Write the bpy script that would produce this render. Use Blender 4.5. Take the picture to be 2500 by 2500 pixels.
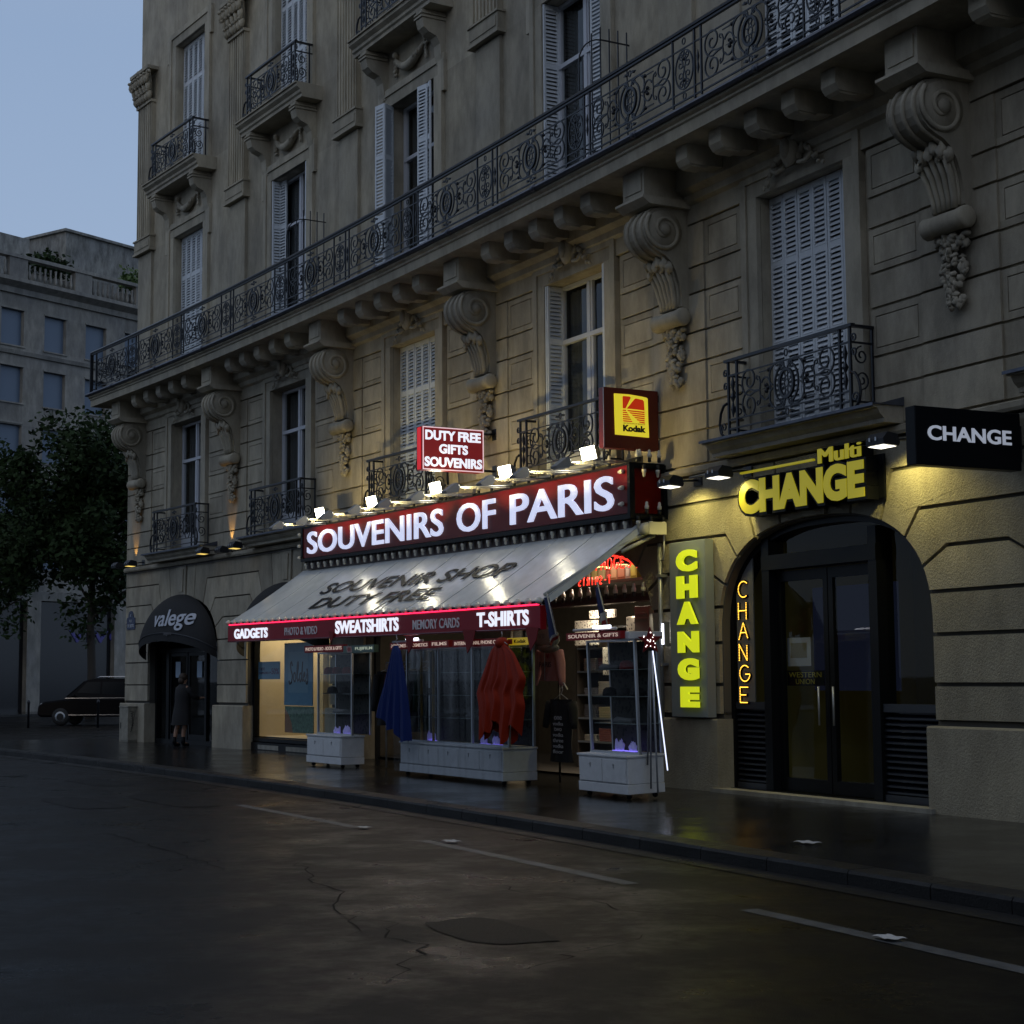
import bpy, math, random
from mathutils import Matrix, Vector
R = math.radians
rnd = random.Random(7)
for o in list(bpy.data.objects): bpy.data.objects.remove(o)
SC = bpy.context.scene
COL = SC.collection

# ------------------------------------------------------------------ camera
F_PX, PITCH, ROLL, HC = 4084.3, 0.09853, -0.00778, 1.6
c_, s_ = math.cos(PITCH), math.sin(PITCH)
cr_, sr_ = math.cos(ROLL), math.sin(ROLL)
vR, vU, vF = Vector((1, 0, 0)), Vector((0, -s_, c_)), Vector((0, c_, s_))
right, up = vR*cr_+vU*sr_, -vR*sr_+vU*cr_
cd = bpy.data.cameras.new('camera'); cam = bpy.data.objects.new('camera', cd); COL.objects.link(cam)
cd.sensor_width = 36; cd.lens = F_PX/2500*36; cd.clip_end = 3000; cd.clip_start = 0.1
Mc = Matrix((right, up, -vF)).transposed().to_4x4(); Mc.translation = Vector((0, 0, HC))
cam.matrix_world = Mc
SC.camera = cam

# ------------------------------------------------------------------ sky, sun, exposure (dusk after rain)
W = bpy.data.worlds.new('World'); SC.world = W; W.use_nodes = True
nt = W.node_tree; bg = nt.nodes['Background']
sky = nt.nodes.new('ShaderNodeTexSky'); sky.sky_type = 'NISHITA'; sky.sun_disc = False
SUN_EL, SUN_AZ = R(12), R(200)
sky.sun_elevation = SUN_EL; sky.sun_rotation = SUN_AZ
sky.air_density = 1.0; sky.dust_density = 2.6; sky.ozone_density = 2.5
tc = nt.nodes.new('ShaderNodeTexCoord'); sx = nt.nodes.new('ShaderNodeSeparateXYZ'); rp = nt.nodes.new('ShaderNodeValToRGB')
nt.links.new(tc.outputs['Generated'], sx.inputs[0]); nt.links.new(sx.outputs[2], rp.inputs[0])
for i, (p_, c0) in enumerate(((0.0, (.32, .41, .56)), (.18, (.31, .40, .56)), (.36, (.265, .36, .53)), (.65, (.34, .39, .49)), (1.0, (.46, .49, .55)))):   # rain cloud cover, in the units of the sky below
    e = rp.color_ramp.elements[i] if i < 2 else rp.color_ramp.elements.new(p_)
    e.position = p_; e.color = (*[q*7.4 for q in c0], 1)
cl = nt.nodes.new('ShaderNodeMix'); cl.data_type = 'RGBA'; cl.inputs[0].default_value = .88
nt.links.new(sky.outputs[0], cl.inputs[6]); nt.links.new(rp.outputs[0], cl.inputs[7])
nt.links.new(cl.outputs[2], bg.inputs[0]); bg.inputs[1].default_value = 0.15
sl = bpy.data.lights.new('sun', 'SUN'); sun = bpy.data.objects.new('sun', sl); COL.objects.link(sun)
sl.energy = 0.03; sl.angle = R(30); sl.color = (1, .93, .85)
sd = Vector((math.sin(SUN_AZ)*math.cos(SUN_EL), math.cos(SUN_AZ)*math.cos(SUN_EL), math.sin(SUN_EL)))
sun.rotation_euler = sd.to_track_quat('Z', 'Y').to_euler()
SC.view_settings.view_transform = 'Standard'; SC.view_settings.look = 'None'
SC.view_settings.exposure = 0.0; SC.view_settings.gamma = 1.0
SC.render.engine = 'CYCLES'
SC.cycles.use_denoising = True
SC.cycles.max_bounces = 6; SC.cycles.transparent_max_bounces = 12
SC.cycles.sample_clamp_indirect = 4.0; SC.cycles.caustics_reflective = False; SC.cycles.caustics_refractive = False

# ------------------------------------------------------------------ facade space (u along the street, w out of the wall, z up) on a gentle curve
X0, Y0, TH0, KA = -9.97245, 44.4495, -0.96086, -0.004876
def th(u): return TH0+KA*u
def FW(u, w, z):
    t = TH0+KA*u
    return Vector((X0+(math.sin(t)-math.sin(TH0))/KA+w*math.sin(t), Y0-(math.cos(t)-math.cos(TH0))/KA-w*math.cos(t), z))
def MFW(u, w, z, rot=0):
    return Matrix.Translation(FW(u, w, z)) @ Matrix.Rotation(th(u)+rot, 4, 'Z')

# ------------------------------------------------------------------ mesh builder
class MB:
    def __init__(s): s.v, s.f, s.sm, s.uv = [], [], [], None
    def add(s, vs, fs, smooth=False):
        b = len(s.v); s.v += [tuple(x) for x in vs]
        for f in fs: s.f.append([i+b for i in f]); s.sm.append(smooth)
        return s
    def box(s, x0, x1, y0, y1, z0, z1):
        return s.add([(x0,y0,z0),(x1,y0,z0),(x1,y1,z0),(x0,y1,z0),(x0,y0,z1),(x1,y0,z1),(x1,y1,z1),(x0,y1,z1)],
                     [(0,3,2,1),(4,5,6,7),(0,1,5,4),(1,2,6,5),(2,3,7,6),(3,0,4,7)])
    def prism(s, poly, a0, a1, ax=1):
        # poly in the plane of the two other axes, extruded along axis ax
        def P(p, a):
            return (a, p[0], p[1]) if ax == 0 else (p[0], a, p[1]) if ax == 1 else (p[0], p[1], a)
        n = len(poly)
        vs = [P(p, a0) for p in poly]+[P(p, a1) for p in poly]
        fs = [list(range(n)), list(range(2*n-1, n-1, -1))]+[(i, n+i, n+(i+1) % n, (i+1) % n) for i in range(n)]
        return s.add(vs, fs)
    def tube(s, pts, r, n=5, closed=False, taper=None, smooth=True):
        pts = [Vector(p) for p in pts]; m = len(pts)
        if m < 2: return s
        vs, fs = [], []; pn = None
        for i, p in enumerate(pts):
            a = pts[i-1] if (i > 0 or closed) else p
            b = pts[(i+1) % m] if (i < m-1 or closed) else p
            t = (b-a)
            t = t.normalized() if t.length > 1e-9 else Vector((0, 0, 1))
            if pn is None:
                h = Vector((0, 1, 0)) if abs(t.y) < .9 else Vector((1, 0, 0))
                nn = (h-t*h.dot(t)).normalized()
            else:
                nn = pn-t*pn.dot(t)
                nn = nn.normalized() if nn.length > 1e-6 else pn
            pn = nn; bn = t.cross(nn)
            rr = r if taper is None else r*(taper[i] if hasattr(taper, '__len__') else 1-(1-taper)*i/(m-1))
            for k in range(n):
                an = 2*math.pi*(k+.5)/n
                vs.append(p+nn*(rr*math.cos(an))+bn*(rr*math.sin(an)))
        for i in range(m if closed else m-1):
            j = (i+1) % m
            for k in range(n):
                fs.append((i*n+k, i*n+(k+1) % n, j*n+(k+1) % n, j*n+k))
        if not closed: fs += [list(range(n-1, -1, -1)), list(range((m-1)*n, m*n))]
        return s.add(vs, fs, smooth and n > 4)
    def lathe(s, prof, c=(0, 0, 0), n=12, ax=2, smooth=True):
        vs, fs = [], []
        for r, h in prof:
            for k in range(n):
                a = 2*math.pi*k/n; x, y = r*math.cos(a), r*math.sin(a)
                p = (x, y, h) if ax == 2 else (x, h, y) if ax == 1 else (h, x, y)
                vs.append((p[0]+c[0], p[1]+c[1], p[2]+c[2]))
        for i in range(len(prof)-1):
            for k in range(n): fs.append((i*n+k, i*n+(k+1) % n, (i+1)*n+(k+1) % n, (i+1)*n+k))
        fs += [list(range(n-1, -1, -1)), list(range((len(prof)-1)*n, len(prof)*n))]
        return s.add(vs, fs, smooth)
    def ball(s, c, r, nu=8, nv=6, jit=0):
        rx, ry, rz = (r, r, r) if not hasattr(r, '__len__') else r
        vs, fs = [], []
        for i in range(nv+1):
            p = math.pi*i/nv
            for k in range(nu):
                a = 2*math.pi*k/nu; q = 1+(rnd.uniform(-jit, jit) if jit else 0)
                vs.append((c[0]+rx*math.sin(p)*math.cos(a)*q, c[1]+ry*math.sin(p)*math.sin(a)*q, c[2]+rz*math.cos(p)*q))
        for i in range(nv):
            for k in range(nu): fs.append((i*nu+k, i*nu+(k+1) % nu, (i+1)*nu+(k+1) % nu, (i+1)*nu+k))
        return s.add(vs, fs, True)
    def grid(s, fn, nu, nv, smooth=True):
        vs = [fn(i/nu, j/nv) for j in range(nv+1) for i in range(nu+1)]
        fs = [(j*(nu+1)+i, j*(nu+1)+i+1, (j+1)*(nu+1)+i+1, (j+1)*(nu+1)+i) for j in range(nv) for i in range(nu)]
        return s.add(vs, fs, smooth)
    def quad(s, a, b, c, d): return s.add([a, b, c, d], [(0, 1, 2, 3)])
    def merge(s, o, xf=lambda p: p):
        b = len(s.v); s.v += [tuple(xf(p)) for p in o.v]
        s.f += [[i+b for i in f] for f in o.f]; s.sm += o.sm
        return s
    def move(s, dx=0, dy=0, dz=0):
        s.v = [(x+dx, y+dy, z+dz) for x, y, z in s.v]; return s

def mesh_of(name, mb, mat, xf):
    me = bpy.data.meshes.new(name)
    me.from_pydata([xf(p) for p in mb.v], [], mb.f)
    me.polygons.foreach_set('use_smooth', mb.sm)
    if mb.uv is not None:
        ul = me.uv_layers.new(name='uv')
        for l in me.loops: ul.data[l.index].uv = mb.uv[l.vertex_index]
    me.materials.append(mat); me.validate(); me.update()
    import bmesh
    bm = bmesh.new(); bm.from_mesh(me); bmesh.ops.recalc_face_normals(bm, faces=bm.faces); bm.to_mesh(me); bm.free()
    return me
WORLD = {}
def tag(o, label=None, cat=None, group=None, kind=None):
    if label: o['label'] = label
    if cat: o['category'] = cat
    if group: o['group'] = group
    if kind: o['kind'] = kind
    return o
def xform(M, space):
    Mi = M.inverted()
    if space == 'F': return lambda p: Mi @ FW(*p)
    if space == 'W': return lambda p: Mi @ Vector(p)
    return lambda p: Vector(p)
def thing(name, label, cat, M, group=None):
    o = bpy.data.objects.new(name, None); COL.objects.link(o); o.matrix_world = M; o.empty_display_size = .2
    WORLD[o.name] = M.copy(); return tag(o, label, cat, group)
def part(root, name, mb, mat, space='L', parent=None, label=None, bevel=0):
    M = WORLD[root.name]
    o = bpy.data.objects.new(name, mesh_of(name, mb, mat, xform(M, space))); COL.objects.link(o)
    o.parent = parent or root
    if label: o['label'] = label
    if bevel:
        m = o.modifiers.new('bevel', 'BEVEL'); m.width = bevel; m.segments = 2; m.limit_method = 'ANGLE'
    return o
def single(name, label, cat, mb, mat, M, space='L', group=None, bevel=0, kind=None):
    o = bpy.data.objects.new(name, mesh_of(name, mb, mat, xform(M, space))); COL.objects.link(o)
    o.matrix_world = M; WORLD[o.name] = M.copy()
    if bevel:
        m = o.modifiers.new('bevel', 'BEVEL'); m.width = bevel; m.segments = 2; m.limit_method = 'ANGLE'
    return tag(o, label, cat, group, kind)
def struct(name, mb, mat, space='W'):
    o = bpy.data.objects.new(name, mesh_of(name, mb, mat, xform(Matrix(), space))); COL.objects.link(o)
    o['kind'] = 'structure'; return o
def proto_copy(src, parent, M):
    o = src.copy(); COL.objects.link(o); o.parent = parent; o.matrix_basis = M
    return o
def dup(root, M, label=None):
    r = root.copy(); COL.objects.link(r); r.matrix_world = M; WORLD[r.name] = M.copy()
    if label: r['label'] = label
    for ch in root.children:
        c = ch.copy(); COL.objects.link(c); c.parent = r
        for g in ch.children:
            d = g.copy(); COL.objects.link(d); d.parent = c
    return r
def lamp(kind, M_from, M_to, energy, color, parent=None, root=None, **kw):
    l = bpy.data.lights.new('lamp_light', kind); l.energy = energy; l.color = color
    for k, v in kw.items(): setattr(l, k, v)
    o = bpy.data.objects.new('lamp_light', l); COL.objects.link(o)
    d = (M_to-M_from)
    Mw = Matrix.Translation(M_from) @ d.to_track_quat('-Z', 'Y').to_matrix().to_4x4()
    if root is not None:
        o.parent = root; o.matrix_basis = WORLD[root.name].inverted() @ Mw
    else: o.matrix_world = Mw
    return o

# ------------------------------------------------------------------ text
def text_mb(s, x0, x1, z0, z1, y0=0.0, depth=.01, bold=0.0, shear=0.0, mirror=False, keep=False):
    cu = bpy.data.curves.new('t', 'FONT'); cu.body = s; cu.extrude = .5; cu.offset = bold; cu.shear = shear
    cu.resolution_u = 4
    ob = bpy.data.objects.new('t', cu); me = bpy.data.meshes.new_from_object(ob)
    vs = [tuple(v.co) for v in me.vertices]; fs = [list(p.vertices) for p in me.polygons]
    bpy.data.objects.remove(ob); bpy.data.curves.remove(cu); bpy.data.meshes.remove(me)
    mb = MB()
    if not vs: return mb
    ax, bx = min(v[0] for v in vs), max(v[0] for v in vs); ay, by = min(v[1] for v in vs), max(v[1] for v in vs)
    out = []
    for x, y, z in vs:
        p = (x-ax)/(bx-ax); q = (y-ay)/(by-ay)
        if mirror: p = 1-p
        out.append((x0+(x1-x0)*p, y0-depth if z > 0 else y0, z0+(z1-z0)*q))
    return mb.add(out, fs)
def to_plane(mb, fn):
    mb.v = [fn(*p) for p in mb.v]; return mb

# ------------------------------------------------------------------ materials
def newmat(name):
    m = bpy.data.materials.new(name); m.use_nodes = True
    return m, m.node_tree, m.node_tree.nodes['Principled BSDF']
def mat(name, col, rough=.6, metal=0, var=0, vscale=6, bump=0, bscale=40, emit=None, es=1, spec=None, coat=0, sss=0):
    m, t, b = newmat(name)
    b.inputs['Base Color'].default_value = (*col, 1); b.inputs['Roughness'].default_value = rough
    b.inputs['Metallic'].default_value = metal
    if spec is not None: b.inputs['Specular IOR Level'].default_value = spec
    if coat: b.inputs['Coat Weight'].default_value = coat; b.inputs['Coat Roughness'].default_value = .08
    geo = None
    def pos():
        nonlocal geo
        if geo is None: geo = t.nodes.new('ShaderNodeNewGeometry')
        return geo.outputs['Position']
    if var:
        n = t.nodes.new('ShaderNodeTexNoise'); n.inputs['Scale'].default_value = vscale; n.inputs['Detail'].default_value = 6
        n.inputs['Roughness'].default_value = .65
        t.links.new(pos(), n.inputs['Vector'])
        r = t.nodes.new('ShaderNodeMapRange'); r.inputs[1].default_value = .3; r.inputs[2].default_value = .7
        r.inputs[3].default_value = 1-var; r.inputs[4].default_value = 1+var*.6
        t.links.new(n.outputs['Fac'], r.inputs[0])
        x = t.nodes.new('ShaderNodeMix'); x.data_type = 'RGBA'; x.blend_type = 'MULTIPLY'; x.inputs[0].default_value = 1
        x.inputs[6].default_value = (*col, 1); t.links.new(r.outputs[0], x.inputs[7])
        t.links.new(x.outputs[2], b.inputs['Base Color'])
    if bump:
        n = t.nodes.new('ShaderNodeTexNoise'); n.inputs['Scale'].default_value = bscale; n.inputs['Detail'].default_value = 5
        t.links.new(pos(), n.inputs['Vector'])
        u = t.nodes.new('ShaderNodeBump'); u.inputs['Strength'].default_value = bump; u.inputs['Distance'].default_value = .02
        t.links.new(n.outputs['Fac'], u.inputs['Height']); t.links.new(u.outputs[0], b.inputs['Normal'])
    if emit:
        b.inputs['Emission Color'].default_value = (*emit, 1); b.inputs['Emission Strength'].default_value = es
    return m
def stone_mat(name, col, rough_bump=.25, bscale=30, streak=.35):
    m, t, b = newmat(name)
    g = t.nodes.new('ShaderNodeNewGeometry')
    mp = t.nodes.new('ShaderNodeMapping'); mp.inputs['Scale'].default_value = (1, 1, .4)
    t.links.new(g.outputs['Position'], mp.inputs[0])
    n1 = t.nodes.new('ShaderNodeTexNoise'); n1.inputs['Scale'].default_value = 2.4; n1.inputs['Detail'].default_value = 8; n1.inputs['Roughness'].default_value = .7
    t.links.new(mp.outputs[0], n1.inputs['Vector'])
    n2 = t.nodes.new('ShaderNodeTexNoise'); n2.inputs['Scale'].default_value = .55; n2.inputs['Detail'].default_value = 5
    t.links.new(g.outputs['Position'], n2.inputs['Vector'])
    n3 = t.nodes.new('ShaderNodeTexNoise'); n3.inputs['Scale'].default_value = bscale; n3.inputs['Detail'].default_value = 6; n3.inputs['Roughness'].default_value = .7
    t.links.new(g.outputs['Position'], n3.inputs['Vector'])
    r1 = t.nodes.new('ShaderNodeMapRange'); r1.inputs[1].default_value = .38; r1.inputs[2].default_value = .62; r1.inputs[3].default_value = 1-streak; r1.inputs[4].default_value = 1.06
    t.links.new(n1.outputs['Fac'], r1.inputs[0])
    r2 = t.nodes.new('ShaderNodeMapRange'); r2.inputs[1].default_value = .35; r2.inputs[2].default_value = .65
    t.links.new(n2.outputs['Fac'], r2.inputs[0])
    cmix = t.nodes.new('ShaderNodeMix'); cmix.data_type = 'RGBA'
    cmix.inputs[6].default_value = (*[c*.86 for c in col], 1); cmix.inputs[7].default_value = (col[0]*1.08, col[1]*1.05, col[2]*.98, 1)
    t.links.new(r2.outputs[0], cmix.inputs[0])
    x = t.nodes.new('ShaderNodeMix'); x.data_type = 'RGBA'; x.blend_type = 'MULTIPLY'; x.inputs[0].default_value = 1
    t.links.new(cmix.outputs[2], x.inputs[6]); t.links.new(r1.outputs[0], x.inputs[7])
    isl = t.nodes.new('ShaderNodeMapRange'); isl.inputs[3].default_value = .80; isl.inputs[4].default_value = 1.10
    t.links.new(g.outputs['Random Per Island'], isl.inputs[0])
    x2 = t.nodes.new('ShaderNodeMix'); x2.data_type = 'RGBA'; x2.blend_type = 'MULTIPLY'; x2.inputs[0].default_value = 1
    t.links.new(x.outputs[2], x2.inputs[6]); t.links.new(isl.outputs[0], x2.inputs[7])
    t.links.new(x2.outputs[2], b.inputs['Base Color'])
    u = t.nodes.new('ShaderNodeBump'); u.inputs['Strength'].default_value = rough_bump; u.inputs['Distance'].default_value = .03
    t.links.new(n3.outputs['Fac'], u.inputs['Height']); t.links.new(u.outputs[0], b.inputs['Normal'])
    b.inputs['Roughness'].default_value = .85; b.inputs['Specular IOR Level'].default_value = .25
    return m
def glass_mat(name, tint=(.9, .93, .92), refl=1.0, rough=.02):
    m = bpy.data.materials.new(name); m.use_nodes = True; t = m.node_tree
    for n in list(t.nodes):
        if n.type != 'OUTPUT_MATERIAL': t.nodes.remove(n)
    out = [n for n in t.nodes][0]
    fr = t.nodes.new('ShaderNodeFresnel'); gg = t.nodes.new('ShaderNodeNewGeometry')
    ri = t.nodes.new('ShaderNodeMapRange'); ri.inputs[3].default_value = 1.5; ri.inputs[4].default_value = 1/1.5
    t.links.new(gg.outputs['Backfacing'], ri.inputs[0]); t.links.new(ri.outputs[0], fr.inputs[0])
    mu = t.nodes.new('ShaderNodeMath'); mu.operation = 'MULTIPLY'; mu.inputs[1].default_value = refl; mu.use_clamp = True
    tr = t.nodes.new('ShaderNodeBsdfTransparent'); tr.inputs[0].default_value = (*tint, 1)
    gl = t.nodes.new('ShaderNodeBsdfGlossy'); gl.inputs['Roughness'].default_value = rough
    mx = t.nodes.new('ShaderNodeMixShader')
    t.links.new(fr.outputs[0], mu.inputs[0]); t.links.new(mu.outputs[0], mx.inputs[0])
    t.links.new(tr.outputs[0], mx.inputs[1]); t.links.new(gl.outputs[0], mx.inputs[2]); t.links.new(mx.outputs[0], out.inputs[0])
    return m
def emit_mat(name, col, s):
    m, t, b = newmat(name)
    b.inputs['Base Color'].default_value = (*[min(.8, c) for c in col], 1); b.inputs['Roughness'].default_value = .4
    b.inputs['Emission Color'].default_value = (*col, 1); b.inputs['Emission Strength'].default_value = s
    return m

def wet_mat(name, dry, bscale, slab=False):
    m, t, b = newmat(name)
    g = t.nodes.new('ShaderNodeNewGeometry')
    def noise(sc, det=4, rg=.6):
        n = t.nodes.new('ShaderNodeTexNoise'); n.inputs['Scale'].default_value = sc; n.inputs['Detail'].default_value = det; n.inputs['Roughness'].default_value = rg
        t.links.new(g.outputs['Position'], n.inputs['Vector']); return n.outputs['Fac']
    def rng(x, a, b_, c, d):
        r = t.nodes.new('ShaderNodeMapRange'); r.inputs[1].default_value = a; r.inputs[2].default_value = b_; r.inputs[3].default_value = c; r.inputs[4].default_value = d
        t.links.new(x, r.inputs[0]); return r.outputs[0]
    def math_(op, a, b_):
        n = t.nodes.new('ShaderNodeMath'); n.operation = op
        for i, q in enumerate((a, b_)):
            if isinstance(q, (int, float)): n.inputs[i].default_value = q
            else: t.links.new(q, n.inputs[i])
        return n.outputs[0]
    pud = rng(noise(.8, 7, .7), .30, .56, 1, 0)        # 1 = puddle
    grit = noise(bscale, 3, .7)
    patch = rng(noise(.9, 6, .7), .35, .65, .75, 1.25)
    mx = t.nodes.new('ShaderNodeMix'); mx.data_type = 'RGBA'; mx.blend_type = 'MULTIPLY'; mx.inputs[0].default_value = 1
    base = t.nodes.new('ShaderNodeRGB'); base.outputs[0].default_value = (*dry, 1)
    t.links.new(base.outputs[0], mx.inputs[6])
    k = math_('MULTIPLY', patch, rng(grit, .3, .7, .7, 1.3))
    hgt = math_('MULTIPLY', grit, rng(pud, 0, 1, 1, .12))
    if slab:
        uv = t.nodes.new('ShaderNodeUVMap'); uv.uv_map = 'uv'
        bk = t.nodes.new('ShaderNodeTexBrick'); bk.inputs['Scale'].default_value = 1.0
        bk.inputs['Brick Width'].default_value = 1.15; bk.inputs['Row Height'].default_value = .72
        bk.inputs['Mortar Size'].default_value = .012; bk.inputs['Mortar Smooth'].default_value = .3
        bk.inputs['Color1'].default_value = (1, 1, 1, 1); bk.inputs['Color2'].default_value = (.66, .66, .66, 1); bk.inputs['Mortar'].default_value = (.35, .35, .35, 1)
        t.links.new(uv.outputs[0], bk.inputs['Vector'])
        sep = t.nodes.new('ShaderNodeSeparateColor'); t.links.new(bk.outputs['Color'], sep.inputs[0])
        k = math_('MULTIPLY', k, sep.outputs[0])
        hgt = math_('ADD', hgt, math_('MULTIPLY', bk.outputs['Fac'], -1.2))
        hgt = math_('ADD', hgt, math_('MULTIPLY', sep.outputs[0], .3))
    t.links.new(k, mx.inputs[7]); t.links.new(mx.outputs[2], b.inputs['Base Color'])
    t.links.new(rng(math_('ADD', pud, math_('MULTIPLY', noise(3.5, 4), .5)), .2, 1.3, .46 if not slab else .21, .17 if not slab else .045), b.inputs['Roughness'])
    u = t.nodes.new('ShaderNodeBump'); u.inputs['Strength'].default_value = .34 if not slab else .16; u.inputs['Distance'].default_value = .02
    t.links.new(hgt, u.inputs['Height']); t.links.new(u.outputs[0], b.inputs['Normal'])
    b.inputs['Specular IOR Level'].default_value = .09 if not slab else .42
    return m
M_STONE = stone_mat('limestone', (.44, .40, .32), .22, 30, .30)
M_STONE2 = stone_mat('carved_limestone', (.44, .405, .33), .22, 45, .26)
M_ROUGH = stone_mat('pitted_limestone', (.42, .39, .31), .9, 34, .18)
M_PLINTH = stone_mat('plinth_stone', (.36, .35, .31), .35, 30, .3)
M_CREAM = stone_mat('cream_building_stone', (.27, .27, .26), .1, 30, .3)
M_IRON = mat('black_iron', (.012, .014, .02), .38, .3)
M_ZINC = mat('zinc_flashing', (.10, .11, .14), .45, .6, var=.3)
M_SHUT = mat('grey_painted_shutter', (.66, .70, .74), .5, var=.08)
M_SASH = mat('white_window_paint', (.55, .57, .62), .45)
M_GLASS = glass_mat('window_glass', (.75, .8, .8), 1.0)
M_SHOPGLASS = glass_mat('shop_glass', (.85, .88, .87), .42)
M_ROOM = mat('dark_room', (.05, .05, .05), .9)
M_CURTAIN = mat('grey_curtain', (.10, .10, .105), .9, var=.2)
M_BLACK = mat('black_paint', (.006, .007, .009), .4, spec=.12)
M_BLACKFAB = mat('black_canvas', (.007, .007, .008), .8, bump=.2, bscale=200)
M_ROAD = wet_mat('wet_asphalt', (.0062, .0056, .0050), 95)
M_PAVE = wet_mat('wet_pavement', (.017, .0165, .0155), 45, True)
M_KERB = wet_mat('wet_granite', (.022, .022, .022), 50)
M_PAINT = mat('worn_road_paint', (.075, .078, .08), .5, var=.6, vscale=5, bump=.4, bscale=60)
M_RED = mat('red_plastic', (.13, .004, .003), .30, spec=.13)
M_DKRED = mat('dark_red_plastic', (.30, .008, .020), .4, spec=.12)
M_WHITE_L = emit_mat('lit_white_letter', (.60, .64, .86), .85)
M_WHITE_L2 = emit_mat('bright_white_letter', (.78, .82, .95), .95)
M_GREY_L = mat('unlit_grey_letter', (.80, .74, .76), .5)
M_YEL_L = emit_mat('lit_yellow_letter', (.50, .56, .012), 1.0)
M_YEL_D = emit_mat('dim_yellow_letter', (.30, .26, .010), .72)
M_FLOOD = emit_mat('floodlight_face', (1.0, .92, .66), 46.0)
M_LAMPFACE = emit_mat('lamp_face', (1.0, .95, .8), 3.0)
M_LAMPYEL = emit_mat('yellow_lamp_face', (1.0, .70, .16), 1.1)
M_GREYMET = mat('grey_metal', (.32, .33, .34), .4, .5)
M_DKMET = mat('dark_metal', (.02, .022, .028), .4, .3)
M_BULB = mat('frosted_bulb', (.62, .60, .52), .15, spec=.6)
M_SOCKET = mat('black_socket', (.01, .01, .01), .5)
M_CAB = mat('white_cabinet', (.62, .64, .66), .4, var=.1, vscale=9)
M_ALU = mat('brushed_aluminium', (.42, .44, .46), .32, .6)
M_TUBE = emit_mat('fluorescent_tube', (.85, .88, 1.0), 6.0)
M_NEON = emit_mat('red_neon', (1.0, .035, .02), 1.7)
M_PINKNEON = emit_mat('pink_neon', (1.0, .02, .09), 2.2)
M_AWN = mat('white_awning_vinyl', (.66, .68, .68), .20, var=.16, vscale=2.2, bump=.16, bscale=7, spec=.4)
M_AWNTXT = mat('black_awning_print', (.008, .008, .009), .5, spec=.15)
# ------------------------------------------------------------------ ground
def sheet(u0, u1, w0, w1, z, nu=40):
    m = MB(); us = [u0+(u1-u0)*i/nu for i in range(nu+1)]
    for u in us: m.v += [(u, w0, z), (u, w1, z)]
    for i in range(nu): m.f.append([2*i, 2*i+2, 2*i+3, 2*i+1]); m.sm.append(False)
    m.uv = [(p[0], p[1]) for p in m.v]
    return m
g = MB(); S = 900
n = 24
for j in range(n+1):
    for i in range(n+1): g.v.append((-S+2*S*i/n, -S+2*S*j/n, -.13))
for j in range(n):
    for i in range(n): g.f.append([j*(n+1)+i, j*(n+1)+i+1, (j+1)*(n+1)+i+1, (j+1)*(n+1)+i]); g.sm.append(False)
struct('road', g, M_ROAD)
struct('pavement', sheet(-3.2, 62, -.6, 4.1, 0, 80), M_PAVE, 'F')
kb = MB()
u = -3.2
while u < 62:
    L = rnd.uniform(.9, 1.25); e = min(u+L-.012, 62)
    kb.prism([(4.104, -.2), (4.404, -.2), (4.404, -.03), (4.385, -.004+rnd.uniform(-.004, .004)), (4.104, .003)], u, e, 0)
    u += L
kb.prism([(-.6, -.2), (4.404, -.2), (4.404, -.02), (-.6, -.003)], -3.5, -3.204, 0)
struct('kerb', kb, M_KERB, 'F')
gut = sheet(-3.2, 62, 4.41, 4.72, -.124, 80); struct('gutter', gut, M_KERB, 'F')
mk = MB()
for a, b in ((21.4, 25.7), (27.6, 32.1), (33.9, 38.2), (40, 44)):
    k = 12
    for i in range(k):
        p, q = a+(b-a)*i/k, a+(b-a)*(i+1)/k
        mk.quad((p, 5.83, -.126), (q, 5.83, -.126), (q, 5.99, -.126), (p, 5.99, -.126))
struct('road_marking', mk, M_PAINT, 'F')
M_PATCH = mat('tar_patch', (.004, .004, .004), .5, bump=.5, bscale=50, spec=.1)  # darker matte colour for the flat uneven patches on the road
for k, (a, b, c, d) in enumerate(((18.4, 21.6, 6.1, 6.8), (13.6, 16.2, 5.7, 6.4), (18.2, 21.0, 7.3, 8.0), (33.3, 34.6, 7.75, 8.35))):
    pm = MB(); nn = 22
    poly = []
    for i in range(nn):
        t = 2*math.pi*i/nn; q = 1+rnd.uniform(-.1, .08)
        poly.append(((a+b)/2+(b-a)/2*q*math.copysign(abs(math.cos(t))**.55, math.cos(t)), (c+d)/2+(d-c)/2*q*math.copysign(abs(math.sin(t))**.55, math.sin(t))))
    pm.add([(p[0], p[1], -.125) for p in poly], [list(range(nn))])
    struct('road_patch', pm, M_PATCH, 'F')
M_CRACK = mat('dark_crack', (.004, .004, .004), .7, spec=.1)
for (u, w, du, dw, n) in ((28.6, 7.6, .20, .06, 26), (31.5, 7.0, .17, -.05, 20), (33.0, 8.6, .16, .09, 18), (24.5, 8.6, .22, .02, 24), (34.6, 7.2, .10, .14, 12), (29.5, 6.4, .06, .2, 14)):
    cm_ = MB(); L, Rr = [], []
    for i in range(n):
        hwid = rnd.uniform(.003, .010)*(1-abs(2*i/(n-1)-1)**3)+.002
        L.append((u, w-hwid, -.1255)); Rr.append((u, w+hwid, -.1255)); u += du*rnd.uniform(.4, 1.4); w += dw*rnd.uniform(-.6, 2)+rnd.uniform(-.07, .07)
    for i in range(n-1): cm_.quad(L[i], L[i+1], Rr[i+1], Rr[i])
    struct('road_crack', cm_, M_CRACK, 'F')

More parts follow.
